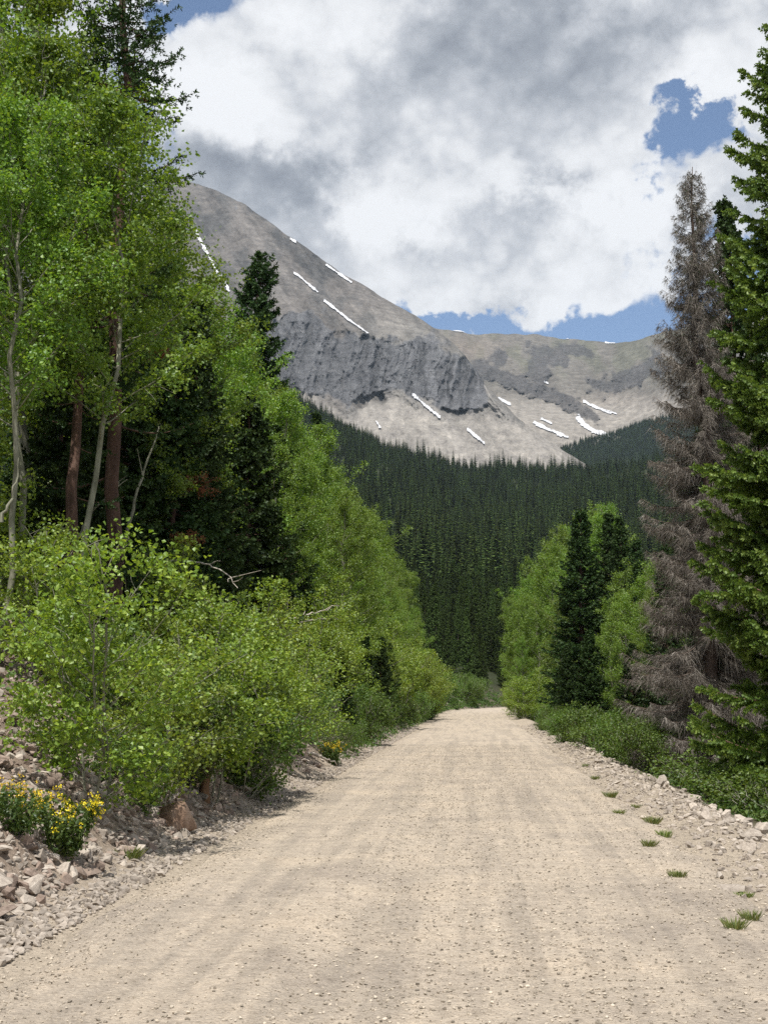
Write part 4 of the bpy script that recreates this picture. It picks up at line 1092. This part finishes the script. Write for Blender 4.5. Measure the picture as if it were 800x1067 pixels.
w = bpy.data.worlds.new('World'); S.world = w; w.use_nodes = True
nt = w.node_tree; nt.nodes.clear()
class X_:
    def __init__(s, k): s.k = k
    @staticmethod
    def op(o, a, b=0.0, c=None):
        g = lambda q: q.k if isinstance(q, X_) else q
        return X_(mth(nt, o, g(a), g(b), g(c) if c is not None else None))
    def __add__(s, o): return X_.op('ADD', s, o)
    __radd__ = __add__
    def __sub__(s, o): return X_.op('SUBTRACT', s, o)
    def __rsub__(s, o): return X_.op('SUBTRACT', o, s)
    def __mul__(s, o): return X_.op('MULTIPLY', s, o)
    __rmul__ = __mul__
def smooth(x, a, b):
    m = nt.nodes.new('ShaderNodeMapRange'); m.interpolation_type = 'SMOOTHSTEP'; nt.links.new(x.k, m.inputs[0])
    m.inputs[1].default_value = a; m.inputs[2].default_value = b; return X_(m.outputs[0])
tc = nt.nodes.new('ShaderNodeTexCoord').outputs['Generated']
sx = nt.nodes.new('ShaderNodeSeparateXYZ'); nt.links.new(tc, sx.inputs[0])
az = X_.op('ARCTAN2', X_(sx.outputs[0]), X_(sx.outputs[1])); el = X_.op('ARCSINE', X_(sx.outputs[2]))
def azel(px, py):
    p = at(px, py, 1000.0) - np.array([0, 0, CAMZ]); return math.atan2(p[0], p[1]), math.atan2(p[2], math.hypot(p[0], p[1]))
def wnoise(scale, detail, rough, off=(0, 0, 0), dist=0.0, stretch=(1, 1, 1)):
    mp = nt.nodes.new('ShaderNodeMapping'); mp.inputs['Location'].default_value = off; mp.inputs['Scale'].default_value = stretch; nt.links.new(tc, mp.inputs[0])
    n = nt.nodes.new('ShaderNodeTexNoise'); n.inputs['Scale'].default_value = scale; n.inputs['Detail'].default_value = detail; n.inputs['Roughness'].default_value = rough; n.inputs['Distortion'].default_value = dist
    nt.links.new(mp.outputs[0], n.inputs['Vector']); return X_(n.outputs[0])
n1 = wnoise(5.5, 6, .5, (3.1, .4, 1.2)); n2 = wnoise(13, 6, .55, (7, 2, 5)); n3 = wnoise(36, 8, .62, (1, 4, 2))
# billows: folded noise, a few octaves
def billow(scale, off, octs):
    t_ = None; a_ = 1.0; tot = 0
    for k in range(octs):
        f_ = X_.op('ABSOLUTE', wnoise(scale * 2.1 ** k, 1, .5, tuple(q + 3.3 * k for q in off), 0, (1, 1, 1.25)) - .5) * (2 * a_)
        t_ = f_ if t_ is None else t_ + f_; tot += a_; a_ *= .55
    return t_ * (1 / tot) - .2
bA = billow(9, (.3, .1, .0), 4); bB = billow(24, (.7, .9, .4), 3)
wx = az + (n2 - .5) * .20 + (n3 - .5) * .07; wy = el + (n1 - .5) * .16 + (n3 - .5) * .07
def wblob(px, py, sxp, syp):
    a0, e0 = azel(px, py)
    dx = (wx - a0) * (F / sxp); dy = (wy - e0) * (F / syp)
    return X_.op('EXPONENT', (dx * dx + dy * dy) * -1.0)
# how much cloud
dens = .95 + (n1 - .5) * 1.3 + bA * 1.3 + bB * .6
for b_, k in [((210, -8, 60, 20), -1.6), ((724, 118, 34, 40), -1.35), ((700, 98, 34, 14), -.7), ((757, 140, 26, 18), -.6), ((718, 160, 16, 26), -.7), ((700, 250, 50, 60), -.9), ((570, 370, 190, 48), -2.6), ((455, 330, 28, 24), -1.0), ((700, 340, 120, 50), -2.0), ((150, 130, 40, 60), -.5),
              ((450, 150, 260, 140), .9), ((560, 255, 130, 50), .8), ((755, 205, 50, 50), .9), ((755, 55, 60, 35), 1.0), ((330, 260, 120, 70), .8)]:
    dens = dens + wblob(*b_) * k
dens = dens + (n3 - .5) * .8
mask = smooth(dens, .28, .98)
# how bright the cloud is
sh = .665 + (n1 - .5) * .6 + (n2 - .5) * .75 + (n3 - .5) * .5 + bA * 1.0 + bB * .5
for b_, k in [((205, 90, 95, 60), .42), ((445, 190, 120, 40), .26), ((640, 185, 80, 50), .34), ((600, 290, 130, 30), .3), ((745, 70, 60, 45), .25), ((400, 300, 60, 35), .15), ((330, 20, 90, 30), .15), ((755, 200, 60, 50), .2),
              ((265, 175, 115, 42), -.52), ((610, 45, 150, 42), -.17), ((570, 215, 70, 22), -.22), ((360, 235, 100, 35), -.2), ((430, 90, 70, 25), -.06)]:
    sh = sh + wblob(*b_) * k
sh = sh + smooth(dens, .5, 1.1) * -.10 + .08
rm = nt.nodes.new('ShaderNodeValToRGB'); e = rm.color_ramp.elements
e[0].position = .12; e[0].color = (.27, .29, .335, 1); e[1].position = .98; e[1].color = (.97, .98, 1.0, 1)
for p_, c_ in [(.35, (.40, .425, .47)), (.6, (.62, .64, .68)), (.8, (.86, .87, .89))]:
    x = e.new(p_); x.color = (*c_, 1)
nt.links.new(sh.k, rm.inputs[0])
sky = nt.nodes.new('ShaderNodeTexSky'); sky.sky_type = 'NISHITA'; sky.sun_disc = False
sky.sun_elevation = math.radians(SUN_EL); sky.sun_rotation = math.atan2(SUN_DIR.x, SUN_DIR.y); sky.altitude = 2800; sky.air_density = 1.0; sky.dust_density = 1.2; sky.ozone_density = 1.2
SKY = .12
cl = nt.nodes.new('ShaderNodeMix'); cl.data_type = 'RGBA'; cl.blend_type = 'MULTIPLY'; cl.inputs[0].default_value = 1; nt.links.new(rm.outputs[0], cl.inputs[6]); cl.inputs[7].default_value = (6.5, 6.5, 6.5, 1)
mx = mixc(nt, mask.k, sky.outputs[0], cl.outputs[2])
bg = nt.nodes.new('ShaderNodeBackground'); bg.inputs[1].default_value = SKY; nt.links.new(mx, bg.inputs[0])
wo = nt.nodes.new('ShaderNodeOutputWorld'); nt.links.new(bg.outputs[0], wo.inputs[0])
w.cycles.sampling_method = 'MANUAL'; w.cycles.sample_map_resolution = 512

# ------------------------------------------------------------------ camera
cam = bpy.data.cameras.new('camera'); co = bpy.data.objects.new('camera', cam); COL.objects.link(co)
cam.sensor_fit = 'VERTICAL'; cam.sensor_height = 24; cam.lens = 24 * F / 1067; cam.clip_start = .1; cam.clip_end = 20000
co.location = (0, 0, CAMZ); co.rotation_euler = (PI / 2 + PITCH, 0, 0)
S.camera = co
S.view_settings.view_transform = 'Standard'; S.view_settings.look = 'None'; S.view_settings.exposure = 0.35; S.view_settings.gamma = 1
S.view_settings.use_curve_mapping = False
cy = S.cycles
cy.max_bounces = 6; cy.diffuse_bounces = 3; cy.glossy_bounces = 2; cy.transmission_bounces = 4; cy.volume_bounces = 0; cy.caustics_reflective = False; cy.caustics_refractive = False
cy.sample_clamp_indirect = 4
cy.use_denoising = False
